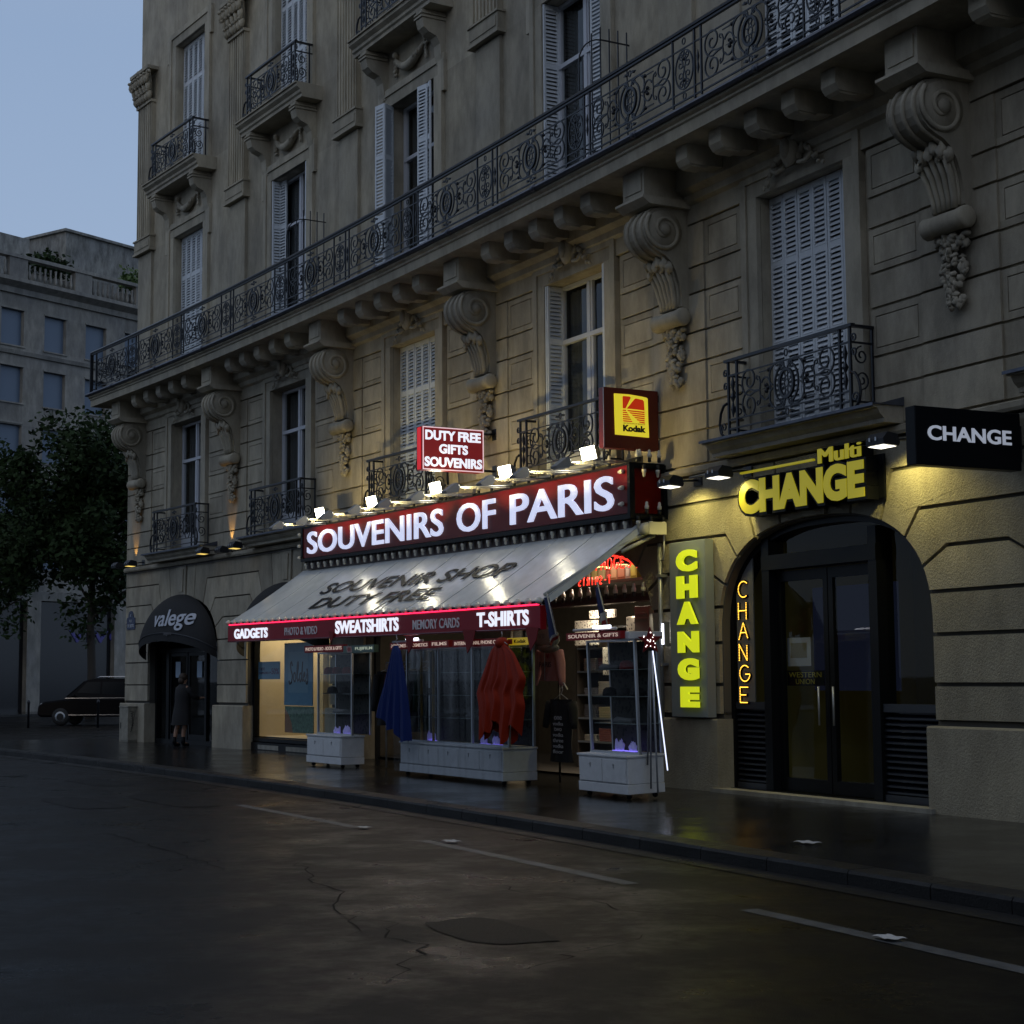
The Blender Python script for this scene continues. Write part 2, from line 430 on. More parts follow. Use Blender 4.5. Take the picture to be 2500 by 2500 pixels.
# ------------------------------------------------------------------ the long stone building
U_END = 37.5
CX = [.25+5.885*i for i in range(7)]                     # corbel axes
WC = [3.15+5.885*i for i in range(6)]                    # window axes
AC = [2.95, 8.98, 14.9, 20.75, 26.81, 32.75]              # arch axes
A_, B_, ZS = 2.17, 1.53, 2.1
B = thing('apartment_building', 'long pale limestone apartment building with iron balconies above the shops', 'building', MFW(15, 0, 0))
def inset(poly, d):
    n = len(poly); ar = sum(poly[i][0]*poly[(i+1) % n][1]-poly[(i+1) % n][0]*poly[i][1] for i in range(n))
    sg = 1 if ar > 0 else -1; out = []
    for i in range(n):
        p0, p1, p2 = Vector(poly[i-1]), Vector(poly[i]), Vector(poly[(i+1) % n])
        e1, e2 = (p1-p0), (p2-p1)
        if e1.length < 1e-6 or e2.length < 1e-6: continue
        e1.normalize(); e2.normalize()
        n1, n2 = Vector((-e1.y, e1.x))*sg, Vector((-e2.y, e2.x))*sg
        b = n1+n2
        if b.length < .2: b = n1
        b.normalize(); k = d/max(.45, b.dot(n1))
        out.append((p1.x+b.x*k, p1.y+b.y*k))
    return out
NP_ = 2.6
def sgp(x, e): return math.copysign(abs(x)**e, x)
def arch(c, t): return (c+A_*sgp(math.cos(t), 2/NP_), ZS+B_*sgp(math.sin(t), 2/NP_))
def aq(c, t, z):
    p = arch(c, t); nx, nz = sgp((p[0]-c)/A_, NP_-1)/A_, sgp((p[1]-ZS)/B_, NP_-1)/B_
    s = (z-p[1])/nz if nz > 1e-6 else 0
    return (p[0]+nx*s, z)
ZK = [1.05, 1.48, 2.06, 2.56, 3.09, 3.56, 4.07, 4.47]
TK = {k_: math.asin(((z_-ZS)/B_)**(NP_/2)) for k_, z_ in ((2.56, 2.56), (3.09, 2.86), (3.56, 3.22), (4.07, 3.46), (4.47, 3.595))}
def side(c, za, zb, sgn):
    """boundary chain bottom to top along the arch side; sgn +1: right side of an arch"""
    if zb <= 2.1: ch = [(c+A_*1, za), (c+A_, zb)]
    else:
        ta = TK.get(za, 0.0); tb = TK[zb]
        ch = []
        if za in TK:
            q = aq(c, ta, za)
            if abs(q[1]-arch(c, ta)[1]) > .03: ch.append(q)
        else: ch.append((c+A_, za))
        k = 7
        for i in range(k+1): ch.append(arch(c, ta+(tb-ta)*i/k))
        q = aq(c, tb, zb) if zb < 4.4 else (c+.84, zb)
        if abs(q[1]-ch[-1][1]) > .03: ch.append(q)
    return [((x if sgn > 0 else 2*c-x), z) for x, z in ch]
gf, gback = MB(), MB()
gf5, = (MB(),)
for k in range(len(AC)+1):
    la = AC[k-1] if k > 0 else None; ra = AC[k] if k < len(AC) else None
    for za, zb in zip(ZK[:-1], ZK[1:]):
        Lc = side(la, za, zb, 1) if la is not None else [(-.78, za), (-.78, zb)]
        Rc = side(ra, za, zb, -1) if ra is not None else [(U_END, za), (U_END, zb)]
        poly = Lc+Rc[::-1]
        tgt = gf5 if k >= 4 else gf
        ins = inset(poly, .024 if k >= 4 else .016)
        tgt.prism(ins, -.06, 0, 1)
        if zb < 2.6 and za > 1.1 and (za == 1.48 or za == 2.06) and ins[-1][0]-ins[0][0] < 4:
            pass
        gback.prism(poly, -.32, -.055, 1)
        if k not in (0,) and za == 3.56 and False: pass
    for z0, z1, wv, dd in ((0.0, 1.0, .10, .012),):
        a = la+A_-.03 if la is not None else -.86; b_ = ra-A_+.03 if ra is not None else U_END
        mb_ = gf5 if k >= 4 else gf
        mb_.prism([(-.3, 0), (wv, 0), (wv, z1-.02), (wv-.02, z1), (-.3, z1)], a, b_, 0)
    a = la+A_ if la is not None else -.78; b_ = ra-A_ if ra is not None else U_END
    gback.prism([(a, .9), (b_, .9), (b_, 1.1), (a, 1.1)], -.32, -.055, 1)
for ci, c in enumerate(AC):
    TKEY = TK[4.47]; key = [TKEY+(math.pi-2*TKEY)*i/8 for i in range(9)]
    pts = [arch(c, t) for t in key]
    gback.prism(pts+[(c-.84, 4.47), (c+.84, 4.47)], -.32, -.055, 1)
    tgt = gf5 if ci >= 4 else gf
    for x0, x1, pr in ((-1, -.36, .0), (-.36, .36, .035), (.36, 1, .0)):
        hk = arch(0, TKEY)[0]; bot = [(c+hk*x0+(hk*(x1-x0))*i/4,) for i in range(5)]
        poly = [(p[0], ZS+B_*max(0, 1-abs((p[0]-c)/A_)**NP_)**(1/NP_)) for p in bot]+[(c+.84*x1, 4.47), (c+.84*x0, 4.47)]
        tgt.prism(inset(poly, .022 if ci >= 4 else .014), -.06, pr, 1)
    tgt.prism([(c-.13, 3.80), (c+.13, 3.80), (c+.17, 4.36), (c-.17, 4.36)], .03, .06, 1)
part(B, 'ground_floor_wall', gf, M_STONE, 'F')
part(B, 'ground_floor_wall', gf5, M_ROUGH, 'F', label='pitted rough stone around the exchange office arch')
part(B, 'masonry_joint', gback, mat('dark_mortar', (.09, .085, .075), .95), 'F')
# string course and first floor
sc = MB()
def run(prof, a, b, step=2.0):
    m = MB(); n = max(1, int((b-a)/step))
    for i in range(n+1):
        for p in prof: m.v.append((a+(b-a)*i/n, p[0], p[1]))
    k = len(prof)
    for i in range(n):
        for j in range(k): m.f.append([i*k+j, i*k+(j+1) % k, (i+1)*k+(j+1) % k, (i+1)*k+j]); m.sm.append(False)
    m.f += [list(range(k)), list(range(n*k, (n+1)*k))]; m.sm += [False, False]
    return m
sc = run([(-.1, 4.485), (.05, 4.485), (.07, 4.52), (.07, 4.58), (.03, 4.60), (-.1, 4.60)], -.80, U_END)
part(B, 'string_course', sc, M_STONE2, 'F')
cb = MB()
for q, zz in enumerate((4.46, 4.435)):
    pts = []; u = -.6
    while u < 23: pts.append((u, .035+.008*q, zz-.012*rnd.random())); u += .55
    cb.tube(pts, .008, 4)
cb.tube([(11.6, .04, 4.45), (11.62, .05, 4.2), (11.55, .05, 3.95)], .008, 4)
part(B, 'cable', cb, mat('black_cable', (.012, .012, .012), .6), 'F')
def holed(u0, u1, z0, z1, holes, w, depth):
    us = sorted({u0, u1, *[h[0] for h in holes], *[h[1] for h in holes]}); zs = sorted({z0, z1, *[h[2] for h in holes], *[h[3] for h in holes]})
    m = MB()
    for i in range(len(us)-1):
        for j in range(len(zs)-1):
            a, b, c, d = us[i], us[i+1], zs[j], zs[j+1]; mu, mz = (a+b)/2, (c+d)/2
            if any(h[0] < mu < h[1] and h[2] < mz < h[3] for h in holes): continue
            k = max(1, int((b-a)/1.6))
            for q in range(k):
                p0, p1 = a+(b-a)*q/k, a+(b-a)*(q+1)/k
                m.quad((p0, w, c), (p1, w, c), (p1, w, d), (p0, w, d))
    for h in holes:
        a, b, c, d = h[:4]
        m.quad((a, w, c), (a, w-depth, c), (a, w-depth, d), (a, w, d)); m.quad((b, w, c), (b, w-depth, c), (b, w-depth, d), (b, w, d))
        m.quad((a, w, d), (b, w, d), (b, w-depth, d), (a, w-depth, d)); m.quad((a, w, c), (b, w, c), (b, w-depth, c), (a, w-depth, c))
    return m
HW = .94
F1Z0, F1Z1 = 4.82, 8.14
F2Z0, F2Z1 = 9.28, 13.05
F3Z0, F3Z1 = 14.55, 18.2
h1 = [(c-HW, c+HW, F1Z0, F1Z1) for c in WC]
h2 = [(c-HW, c+HW, F2Z0, F2Z1) for c in WC]; h3 = [(c-HW, c+HW, F3Z0, F3Z1) for c in WC]
fb = holed(-.76, U_END, 4.60, 8.95, h1, -.04, .34)
part(B, 'first_floor_wall', fb, M_STONE, 'F')
part(B, 'upper_wall', holed(-.2, U_END, 8.95, 23, h2+h3, 0, .36), M_STONE, 'F')
rt = MB(); rt.quad((-.76, 0, 0), (-.76, -14, 0), (-.76, -14, 8.95), (-.76, 0, 8.95)); rt.quad((-.2, 0, 8.95), (-.2, -14, 8.95), (-.2, -14, 23), (-.2, 0, 23))
rt.quad((-.76, 0, 8.95), (-.2, 0, 8.95), (-.2, -14, 8.95), (-.76, -14, 8.95)); rt.quad((-.2, 0, 23), (U_END, 0, 23), (U_END, -14, 23), (-.2, -14, 23))
rt.quad((U_END, 0, 0), (U_END, -14, 0), (U_END, -14, 23), (U_END, 0, 23)); rt.quad((-.76, -14, 0), (U_END, -14, 0), (U_END, -14, 23), (-.76, -14, 23))
part(B, 'side_wall', rt, M_STONE, 'F')
ZF = [4.62, 5.11, 5.50, 6.11, 6.55, 7.12, 7.51, 8.15]
PAN = {5.50, 6.55, 7.51}
fr = MB(); G = .017
def pblock(m, a, b, c, d, w, framed, ea=True, eb=True):
    a2, b2 = a+(.0 if not ea else 0), b; c2, d2 = c+G, d-G
    if not framed or (b-a) < .45:
        m.box(a2, b2, -.05, w, c2, d2); return
    e, t = .085, .014
    m.box(a2, b2, -.05, w, c2, c2+e); m.box(a2, b2, -.05, w, d2-e, d2)
    m.box(a2, a2+e, -.05, w, c2+e, d2-e); m.box(b2-e, b2, -.05, w, c2+e, d2-e)
    m.box(a2+e+t, b2-e-t, -.05, w, c2+e+t, d2-e-t)
for k in range(len(CX)):
    c = CX[k]
    l = WC[k-1]+1.36 if k > 0 else -.76
    r = WC[k]-1.36 if k < len(WC) else U_END
    for za, zb in zip(ZF[:-1], ZF[1:]):
        f = za in PAN
        if c-.66-l > .1: pblock(fr, l, c-.663, za, zb, 0, f)
        pblock(fr, max(l, c-.66), min(c+.66, r), za, zb, .028, False)
        if r-c-.66 > .1: pblock(fr, c+.663, r, za, zb, 0, f)
part(B, 'rusticated_course', fr, M_STONE, 'F')
crown = run([(-.05, 8.16), (.03, 8.16), (.03, 8.42), (.10, 8.46), (.10, 8.56), (.22, 8.62), (.22, 8.93), (-.05, 8.93)], -.78, U_END)
part(B, 'crown_moulding', crown, M_STONE2, 'F')
# stone surrounds
def surround_mb(hw, z0, z1, wd, pr, ear=.10):
    m = MB()
    for s in (-1, 1):
        for o0, o1, p in ((hw, hw+wd*.62, pr*.6), (hw+wd*.62+.002, hw+wd, pr)):
            m.box(min(s*o0, s*o1), max(s*o0, s*o1), -p, .03, z0, z1+(o0-hw))
    m.box(-hw-wd*.62, hw+wd*.62, -pr*.6, .03, z1, z1+wd*.62-.002)
    m.box(-hw-wd-ear, hw+wd+ear, -pr, .03, z1+wd*.62, z1+wd)
    m.box(-hw-wd-ear, -hw-wd-.002, -pr, .03, z1-.38, z1+wd*.62-.002); m.box(hw+wd+.002, hw+wd+ear, -pr, .03, z1-.38, z1+wd*.62-.002)
    return m
def leaf_lumps(m, spots, s, jit=.35):
    for (x, y, z) in spots:
        m.ball((x+rnd.uniform(-.3, .3)*s, y, z+rnd.uniform(-.3, .3)*s), (s*rnd.uniform(.7, 1.3), s*rnd.uniform(.5, .8), s*rnd.uniform(.7, 1.3)), 6, 4, jit)
    return m
def cartouche_mb():
    m = MB()
    m.ball((0, -.10, .22), (.17, .10, .24), 10, 8)
    m.ball((0, -.17, .22), (.10, .06, .15), 8, 6)
    for s in (-1, 1):
        for i in range(7):
            t = i/6
            leaf_lumps(m, [(s*(.14+.5*t), -.06, .12-.16*t+.10*math.sin(t*5))], .075*(1-.5*t))
        m.tube([(s*.1, -.1, .42), (s*.22, -.11, .46), (s*.28, -.1, .36), (s*.2, -.1, .33)], .035, 6)
        m.tube([(s*.15, -.08, .0), (s*.32, -.09, -.03), (s*.45, -.08, .05)], .03, 6)
    return m
protos = {}
def place(name, mb, mat_, u, w, z, parent=None, label=None):
    key = name
    M = WORLD[B.name].inverted() @ MFW(u, w, z)
    if key not in protos:
        o = part(B, name.split('|')[0], mb() if callable(mb) else mb, mat_)
        if parent: o.parent = parent
        o.matrix_basis = M; protos[key] = o
    else: o = proto_copy(protos[key], parent or B, M)
    return o
for i, c in enumerate(WC):
    place('stone_surround', lambda: surround_mb(HW, F1Z0, F1Z1, .34, .07, .0), M_STONE2, c, 0, 0)
    place('cartouche', cartouche_mb, M_STONE2, c, .06, 8.32)
    place('stone_surround|2', lambda: surround_mb(HW, F2Z0, F2Z1, .36, .08), M_STONE2, c, 0, 0)
    place('stone_surround|3', lambda: surround_mb(HW, F3Z0, F3Z1, .36, .08), M_STONE2, c, 0, 0)
    # entablature with festoon and two brackets carrying the upper balcony
    def fest():
        m = MB()
        pts = [(-.62+1.24*t/16, -.06-.05*math.sin(math.pi*t/16), .10-.30*math.sin(math.pi*t/16)) for t in range(17)]
        m.tube(pts, .085, 7, taper=[.35+.75*math.sin(math.pi*t/16) for t in range(17)])
        for t in range(3, 14): leaf_lumps(m, [(pts[t][0], pts[t][1]-.05, pts[t][2])], .055)
        for s in (-1, 1):
            leaf_lumps(m, [(s*.64, -.06, .14-.09*q) for q in range(5)], .055); m.ball((s*.64, -.07, .2), .07, 8, 6)
        return m
    place('stone_festoon', fest, M_STONE2, c, 0, 13.80)
    def brk():
        m = MB()
        prof = [(0, -.62), (.06, -.60), (.10, -.45), (.12, -.25), (.2, -.12), (.36, -.06), (.46, .02), (.5, .16), (.5, .36), (0, .36)]
        m.prism([(-p[0], p[1]) for p in prof], -.13, .13, 0)
        m.box(-.16, .16, -.53, 0, .20, .235); m.box(-.16, .16, -.53, 0, .27, .30)
        return m
    for s in (-1, 1): place('balcony_bracket', brk, M_STONE2, c+s*1.22, 0, 13.83)
    def slab3():
        m = MB()
        prof = [(.02, 0), (-.50, 0), (-.50, .07), (-.54, .10), (-.54, .16), (-.62, .22), (-.62, .29), (-.66, .29), (-.66, .32), (.02, .32)]
        m.prism(prof, -1.66, 1.66, 0)
        return m
    place('upper_balcony_slab', slab3, M_STONE2, c, 0, 14.2)
# pilasters
def pil():
    m = MB(); hw, z0, z1 = .46, 13.42, 17.1
    m.box(-hw, hw, -.09, .02, z0, z1)
    nf = 7
    for i in range(nf+1):
        x = -hw+2*hw*i/nf
        m.box(max(-hw, x-.028), min(hw, x+.028), -.125, -.085, z0, z1)
    m.box(-hw-.08, hw+.08, -.16, .02, 13.08, 13.40); m.box(-hw-.02, hw+.02, -.175, -.155, 13.15, 13.33)
    m.box(-hw-.11, hw+.11, -.19, .02, 13.40, 13.44); m.box(-hw-.11, hw+.11, -.19, .02, 13.02, 13.08)
    m.box(-hw+.02, hw-.02, -.07, .02, 9.2, 13.0)
    return m
def capital():
    m = MB()
    m.box(-.50, .50, -.17, .02, 0, .07)
    m.grid(lambda a, b: ((-.46+.92*a)*(1+.25*b), -.12-.10*b*b, .07+.75*b), 12, 8)
    for r_, z, n in ((.0, .2, 6), (.05, .42, 5), (.12, .62, 6)):
        for i in range(n):
            x = (-.45+.9*i/(n-1))*(1+r_)
            m.ball((x, -.19-r_, z), (.075, .08, .14), 7, 5, .15); m.ball((x, -.25-r_, z+.09), (.065, .06, .045), 6, 4)
    for s in (-1, 1):
        m.tube([(s*.5+s*.12*math.cos(t)*(1-t/9), -.26, .74+.12*math.sin(t)*(1-t/9)) for t in [q*.6 for q in range(11)]], .035, 6)
    m.box(-.62, .62, -.32, .02, .86, .95); m.ball((0, -.3, .86), .09, 8, 6)
    return m
for c in CX[:6]+[CX[6]]:
    p = place('pilaster', pil, M_STONE2, c+.1, 0, 0)
    place('pilaster_capital', capital, M_STONE2, c+.1, 0, 17.1)
# ---------------------------------------------------------------- big corbels under the long balcony
def corbel():
    m = MB(); hw = .285
    m.box(-hw, hw, -.78, .02, 8.50, 8.95)
    m.box(-hw+.06, hw-.06, -.795, -.775, 8.60, 8.86)
    m.prism([(.02, 8.38), (-.74, 8.38), (-.86, 8.46), (-.86, 8.495), (.02, 8.495)], -hw-.09, hw+.09, 0)
    cy, cz, r = -.44, 8.04, .335
    # side profile of the S scroll
    P = []
    for i in range(15):
        a = R(115)+R(215)*i/14; P.append((cy+r*math.cos(a), cz+r*math.sin(a)))
    outer = [(-.05, 8.40), (-.30, 8.395)]+[(cy+r*math.cos(R(100+150*i/9)), cz+r*math.sin(R(100+150*i/9))) for i in range(10)]
    outer += [(-.42, 7.67), (-.33, 7.60), (-.24, 7.46), (-.18, 7.28), (-.15, 7.1), (-.15, 6.95), (-.05, 6.9), (0.02, 6.9), (.02, 8.40)]
    m.prism(outer, -hw+.015, hw-.015, 0)
    for i in range(3):
        x = -hw+.10+.185*i
        pts = [(x, p[0]-(.012), p[1]) for p in outer[1:18]]
        m.tube(pts, .03, 5)
    for s in (-1, 1):                                   # raised volute eyes
        pts = []
        for i in range(40):
            a = R(140)+i*.26; rr = .33*(1-i/44); pts.append((s*(hw+.005), cy+rr*math.cos(a), cz+rr*math.sin(a)))
        m.tube(pts, .032, 5); m.lathe([(.001, 0), (.09, 0), (.09, s*.05), (.03, s*.075), (.001, s*.08)], (s*hw, cy, cz), 12, 0)
        m.lathe([(.001, 0), (.3, 0), (.3, s*.02), (.001, s*.021)], (s*(hw-.016), cy, cz), 20, 0)
    leaf_lumps(m, [(x*.11, -.44+abs(x)*.02, 7.60+rnd.uniform(-.03, .03)) for x in (-2, -1, 0, 1, 2)], .085)
    leaf_lumps(m, [(x*.11, -.36, 7.52) for x in (-2, -1, 0, 1, 2)], .085)
    for x in (-.2, -.1, 0, .1, .2):
        m.tube([(x*1.1, -.38, 7.5), (x, -.28, 7.3), (x*.85, -.21, 7.05), (x*.8, -.2, 6.92)], .042, 6)
    m.lathe([(.02, -.38), (.10, -.37), (.135, -.34), (.12, -.2), (.125, 0), (.12, .2), (.135, .34), (.10, .37), (.02, .38)], (0, -.18, 6.78), 12, 0)
    return m
def garland():
    m = MB()
    for i in range(90):
        t = i/89; z = -t*.88
        wd = .23*(1-.62*t)*(1.0+.30*math.sin(t*13+.6)) + .02
        a = rnd.uniform(-1, 1)
        m.ball((a*wd, -.09-.07*(1-a*a)*(1-t*.5), z+rnd.uniform(-.02, .02)), (rnd.uniform(.030, .065), .045, rnd.uniform(.03, .06)), 6, 4, .4)
    return m
COR = []
for c in CX:
    o = place('corbel', corbel, M_STONE2, c, 0, 0)
    place('leaf_drop', garland, M_STONE2, c, 0, 6.68)
# modillions
def modil():
    m = MB()
    m.prism([(.02, 0), (-.30, -.02), (-.56, -.02), (-.62, .06), (-.62, .30), (.02, .30)], -.14, .14, 0)
    m.prism([(-.25, -.02), (-.30, -.05), (-.52, -.05), (-.57, -.02)], -.12, .12, 0)
    return m
for i in range(6):
    for q in range(5): place('modillion', modil, M_STONE2, CX[i]+1.32+.815*q, .2, 8.68)
for q in range(2): place('modillion', modil, M_STONE2, CX[6]+1.32+.815*q, .2, 8.68)
# long balcony slab
BU0 = -.92
slab = run([(-.02, 8.94), (1.03, 8.94), (1.03, 9.10), (1.06, 9.12), (1.06, 9.15), (1.11, 9.18), (1.11, 9.21), (-.02, 9.21)], BU0, U_END, 1.5)
SLAB = part(B, 'long_balcony_slab', slab, M_STONE2, 'F')
sb2 = MB().box(BU0, -.15, -9, -.02, 8.94, 9.20)
part(B, 'side_balcony_slab', sb2, M_STONE2, 'F')
gt = run([(-.02, 9.215), (1.10, 9.215), (1.16, 9.215), (1.185, 9.245), (1.165, 9.285), (1.12, 9.29), (-.02, 9.30)], BU0-.05, U_END, 1.5)
u = .9
while u < U_END:
    gt.lathe([(.02, -.05), (.055, -.045), (.055, .045), (.02, .05)], (u, 1.15, 9.25), 8, 0); u += 2.94
part(B, 'zinc_gutter', gt, M_ZINC, 'F', parent=SLAB)
# ---------------------------------------------------------------- ironwork
def ell(cx, cz, rx, rz, a0, a1, n=20): return [(cx+rx*math.cos(R(a0+(a1-a0)*i/n)), 0, cz+rz*math.sin(R(a0+(a1-a0)*i/n))) for i in range(n+1)]
def spi(cx, cz, r, a0, turn, k=.22, n=22): return [(cx+r*(1-(1-k)*i/n)*math.cos(R(a0+turn*i/n)), 0, cz+r*(1-(1-k)*i/n)*math.sin(R(a0+turn*i/n))) for i in range(n+1)]
def mir(p): return [(-x, y, z) for x, y, z in p]
def flip(p, zc=.5): return [(x, y, 2*zc-z) for x, y, z in p]
def wide_panel(hl, H=1.0, t=.0135, sx=None):
    m = MB(); S = (hl/1.12) if sx is None else sx
    def T(p, r=t, n=4, closed=False, tp=None): m.tube([(x*S, y, z*H) for x, y, z in p], r, n, closed, tp)
    for z, r in ((.80, t*.95), (.19, t*.95), (.065, t*1.1)): T([(-hl/S, 0, z), (hl/S, 0, z)], r)
    T(ell(0, .5, .155, .185, 0, 360, 22)[:-1], t*1.9, 4, True)
    T(ell(0, .5, .05, .05, 0, 360, 10)[:-1], t*.8, 4, True)
    for sx_, sz in ((1, 1), (1, -1), (-1, 1), (-1, -1)):
        T(ell(sx_*.065, .5+sz*.085, .042, .048, 0, 360, 8)[:-1], t*.7, 4, True)
    for z in (.375, .625): T(ell(0, z, .035, .035, 0, 360, 8)[:-1], t*.7, 4, True)
    big = ell(0, .5, .265, .275, -62, 62, 16)
    for q in (big, mir(big)): T(q, t*1.15)
    for f in (lambda p: p, mir):
        for g_ in (lambda p: p, flip):
            T(g_(f(spi(.085, .5+.245, .055, -10, 420, .3, 16))), t*.85)
            c1 = ell(.20, .645, .185, .15, -20, 175, 16)
            T(g_(f(c1)), t)
            T(g_(f([(.385, 0, .60), (.36, 0, .55), (.31, 0, .52)])), t*.9)
            m.ball([(x*S, y, z*H) for x, y, z in g_(f([(.40, 0, .735)]))][0], .03, 6, 4)
            T(g_(f([(.33, 0, .77), (.37, 0, .755), (.40, 0, .735)])), t*.9)
            T(g_(f(spi(.86, .665, .205, -95, 560, .16, 34))), t)          # large outer volutes
            T(g_(f([(.845, 0, .462), (.74, 0, .49), (.62, 0, .5)])), t)
            T(g_(f([(.62, 0, .5), (.60, 0, .60), (.63, 0, .68), (.68, 0, .70), (.69, 0, .66), (.66, 0, .64)])), t*.9)
            T(g_(f([(.33, 0, .735), (.44, 0, .735), (.62, 0, .735)])), t*.75)
        T(f(ell(.48, .5, .115, .15, 35, 325, 16)), t)
        for d in ((.46, .54), (.46, .46), (.42, .5)): m.ball([(x*S, y, z*H) for x, y, z in f([(d[0], 0, d[1])])][0], .03, 6, 4)
        T(f([(.40, 0, .5), (.56, 0, .5)]), t*.8, 4, False, .3)
        for z in (.90, .125):
            T(f([(.04, 0, z), (.10, 0, z), (.17, 0, z)]), t*1.5, 4, False, [.5, 1.3, .15])
    for z in (.90, .125): T(ell(0, z, .035, .045, 0, 360, 10)[:-1], t*.8, 4, True)
    for f in (lambda p: p, mir):
        for z in (.74,): pass
    return m
def narrow_panel(hl=.345, H=1.0, t=.0125):
    m = MB()
    def T(p, r=t, n=4, closed=False, tp=None): m.tube([(x, y, z*H) for x, y, z in p], r, n, closed, tp)
    for x in (-hl, hl, -hl+.17 if False else hl-.16): T([(x, 0, .02), (x, 0, 1.0)], t*1.5)
    for z, r in ((.80, t), (.19, t), (.065, t*1.2)): T([(-hl, 0, z), (hl, 0, z)], r)
    T(ell(-.07, .5, .215, .275, 0, 360, 22)[:-1], t, 4, True)
    for f in (1, -1):
        for sx_ in (1, -1):
            T(spi(-.07+sx_*.09, .5+f*.085, .075, 90*f, 420*sx_*f, .2, 18), t*.8)
            T(spi(-.07+sx_*.07, .5+f*.20, .05, -90*f, 400*sx_*f, .2, 14), t*.8)
            T([(-.07, 0, .5), (-.07+sx_*.05, 0, .5+f*.12), (-.07, 0, .5+f*.26)], t*.8)
        m.ball((-.07, 0, (.5+f*.15)*H), .03, 6, 4)
    for z in (.90, .125): T(ell(-.07, z, .035, .045, 0, 360, 10)[:-1], t*.8, 4, True)
    T([(hl-.08, 0, .33), (hl-.08, 0, .42), (hl-.08, 0, .5), (hl-.08, 0, .58), (hl-.08, 0, .67)], t*1.5, 4, False, [.2, 1.2, .5, 1.2, .2])
    return m
WP = NP = None
for i in range(13):
    uc = .57+2.945*i
    for kind, uo, fn in (('w', uc, lambda: wide_panel(1.12)), ('n', uc+1.4725, narrow_panel)):
        if uo > U_END-1: continue
        M = WORLD[B.name].inverted() @ MFW(uo, 1.03, 9.36)
        src = WP if kind == 'w' else NP
        if src is None:
            o = part(B, 'railing_panel', fn(), M_IRON, 'L', parent=SLAB); o.matrix_basis = M
            if kind == 'w': WP = o
            else: NP = o
        else: proto_copy(src, SLAB, M)
hr = run([(.99, 10.385), (1.07, 10.385), (1.075, 10.41), (1.05, 10.44), (1.01, 10.44), (.985, 10.41)], BU0+.02, U_END, 1.5)
hr.merge(run([(1.005, 10.345), (1.055, 10.345), (1.055, 10.372), (1.005, 10.372)], BU0+.02, U_END, 1.5))
hr.box(BU0+.0, BU0+.04, .98, 1.07, 9.3, 10.40); hr.box(-.56, -.52, 1.01, 1.05, 9.3, 10.40)
part(B, 'handrail', hr, M_IRON, 'F', parent=SLAB)
sidep = wide_panel(.95); M = WORLD[B.name].inverted() @ MFW(BU0+.03, .0, 9.36) @ Matrix.Rotation(R(90), 4, 'Z')
for q in range(3):
    o = proto_copy(WP, SLAB, WORLD[B.name].inverted() @ MFW(BU0+.03, -.15-2.3*q, 9.36) @ Matrix.Rotation(R(90), 4, 'Z'))
# spiked divider on the balcony
for uu in (11.0, 22.6):
    dv = MB()
    for q in range(6):
        w = .10+.16*q; zt = 11.42 if q < 4 else 11.42-.13*(q-3)**2
        dv.tube([(uu, w, 9.3), (uu, w, zt+.16)], .012, 4)
    dv.tube([(uu, .05, 11.38)]+[(uu, .55+.42*math.sin(R(15*a)), 10.96+.42*math.cos(R(15*a))) for a in range(7)]+[(uu, .97, 10.4)], .014, 4)
    dv.tube([(uu, .05, 9.6), (uu, .97, 9.6)], .012, 4)
    part(B, 'balcony_divider', dv, M_IRON, 'F')
# ---------------------------------------------------------------- windows and shutters
def leaf(h, w=.300):
    m = MB(); st = .042
    m.box(-w/2, -w/2+st, -.017, .017, 0, h); m.box(w/2-st, w/2, -.017, .017, 0, h)
    rails = [0, h*.36, h*.70, h-.09]
    for z in rails: m.box(-w/2+st, w/2-st, -.016, .016, z, z+.09)
    for a, b in zip(rails[:-1], rails[1:]):
        n = int((b-a-.09)/.066)
        for i in range(n):
            z = a+.09+(b-a-.09)*(i+.5)/n
            m.add([(-w/2+st, -.022, z-.030), (w/2-st, -.022, z-.030), (w/2-st, .014, z+.026), (-w/2+st, .014, z+.026),
                   (-w/2+st, -.016, z-.034), (w/2-st, -.016, z-.034), (w/2-st, .020, z+.022), (-w/2+st, .020, z+.022)],
                  [(0, 1, 2, 3), (7, 6, 5, 4), (0, 4, 5, 1), (3, 2, 6, 7)])
    return m
def casement(hw, h, open_=False):
    m = MB(); t = .07
    m.box(-hw, -hw+.05, -.04, .04, 0, h); m.box(hw-.05, hw, -.04, .04, 0, h); m.box(-hw, hw, -.04, .04, h-.06, h); m.box(-hw, hw, -.05, .05, 0, .06)
    tz = h*.70
    m.box(-hw+.05, hw-.05, -.055, .03, tz, tz+.075)
    for a, b in ((-hw+.05, -.03), (.03, hw-.05)):
        m.box(a, a+t, -.03, .03, .06, tz); m.box(b-t, b, -.03, .03, .06, tz); m.box(a+t, b-t, -.03, .03, .06, .5)
        m.box(a, a+t*.8, -.03, .03, tz+.075, h-.06); m.box(b-t*.8, b, -.03, .03, tz+.075, h-.06)
    m.box(-.04, .04, -.05, .03, .06, h-.06)
    return m
LEAFP = {}
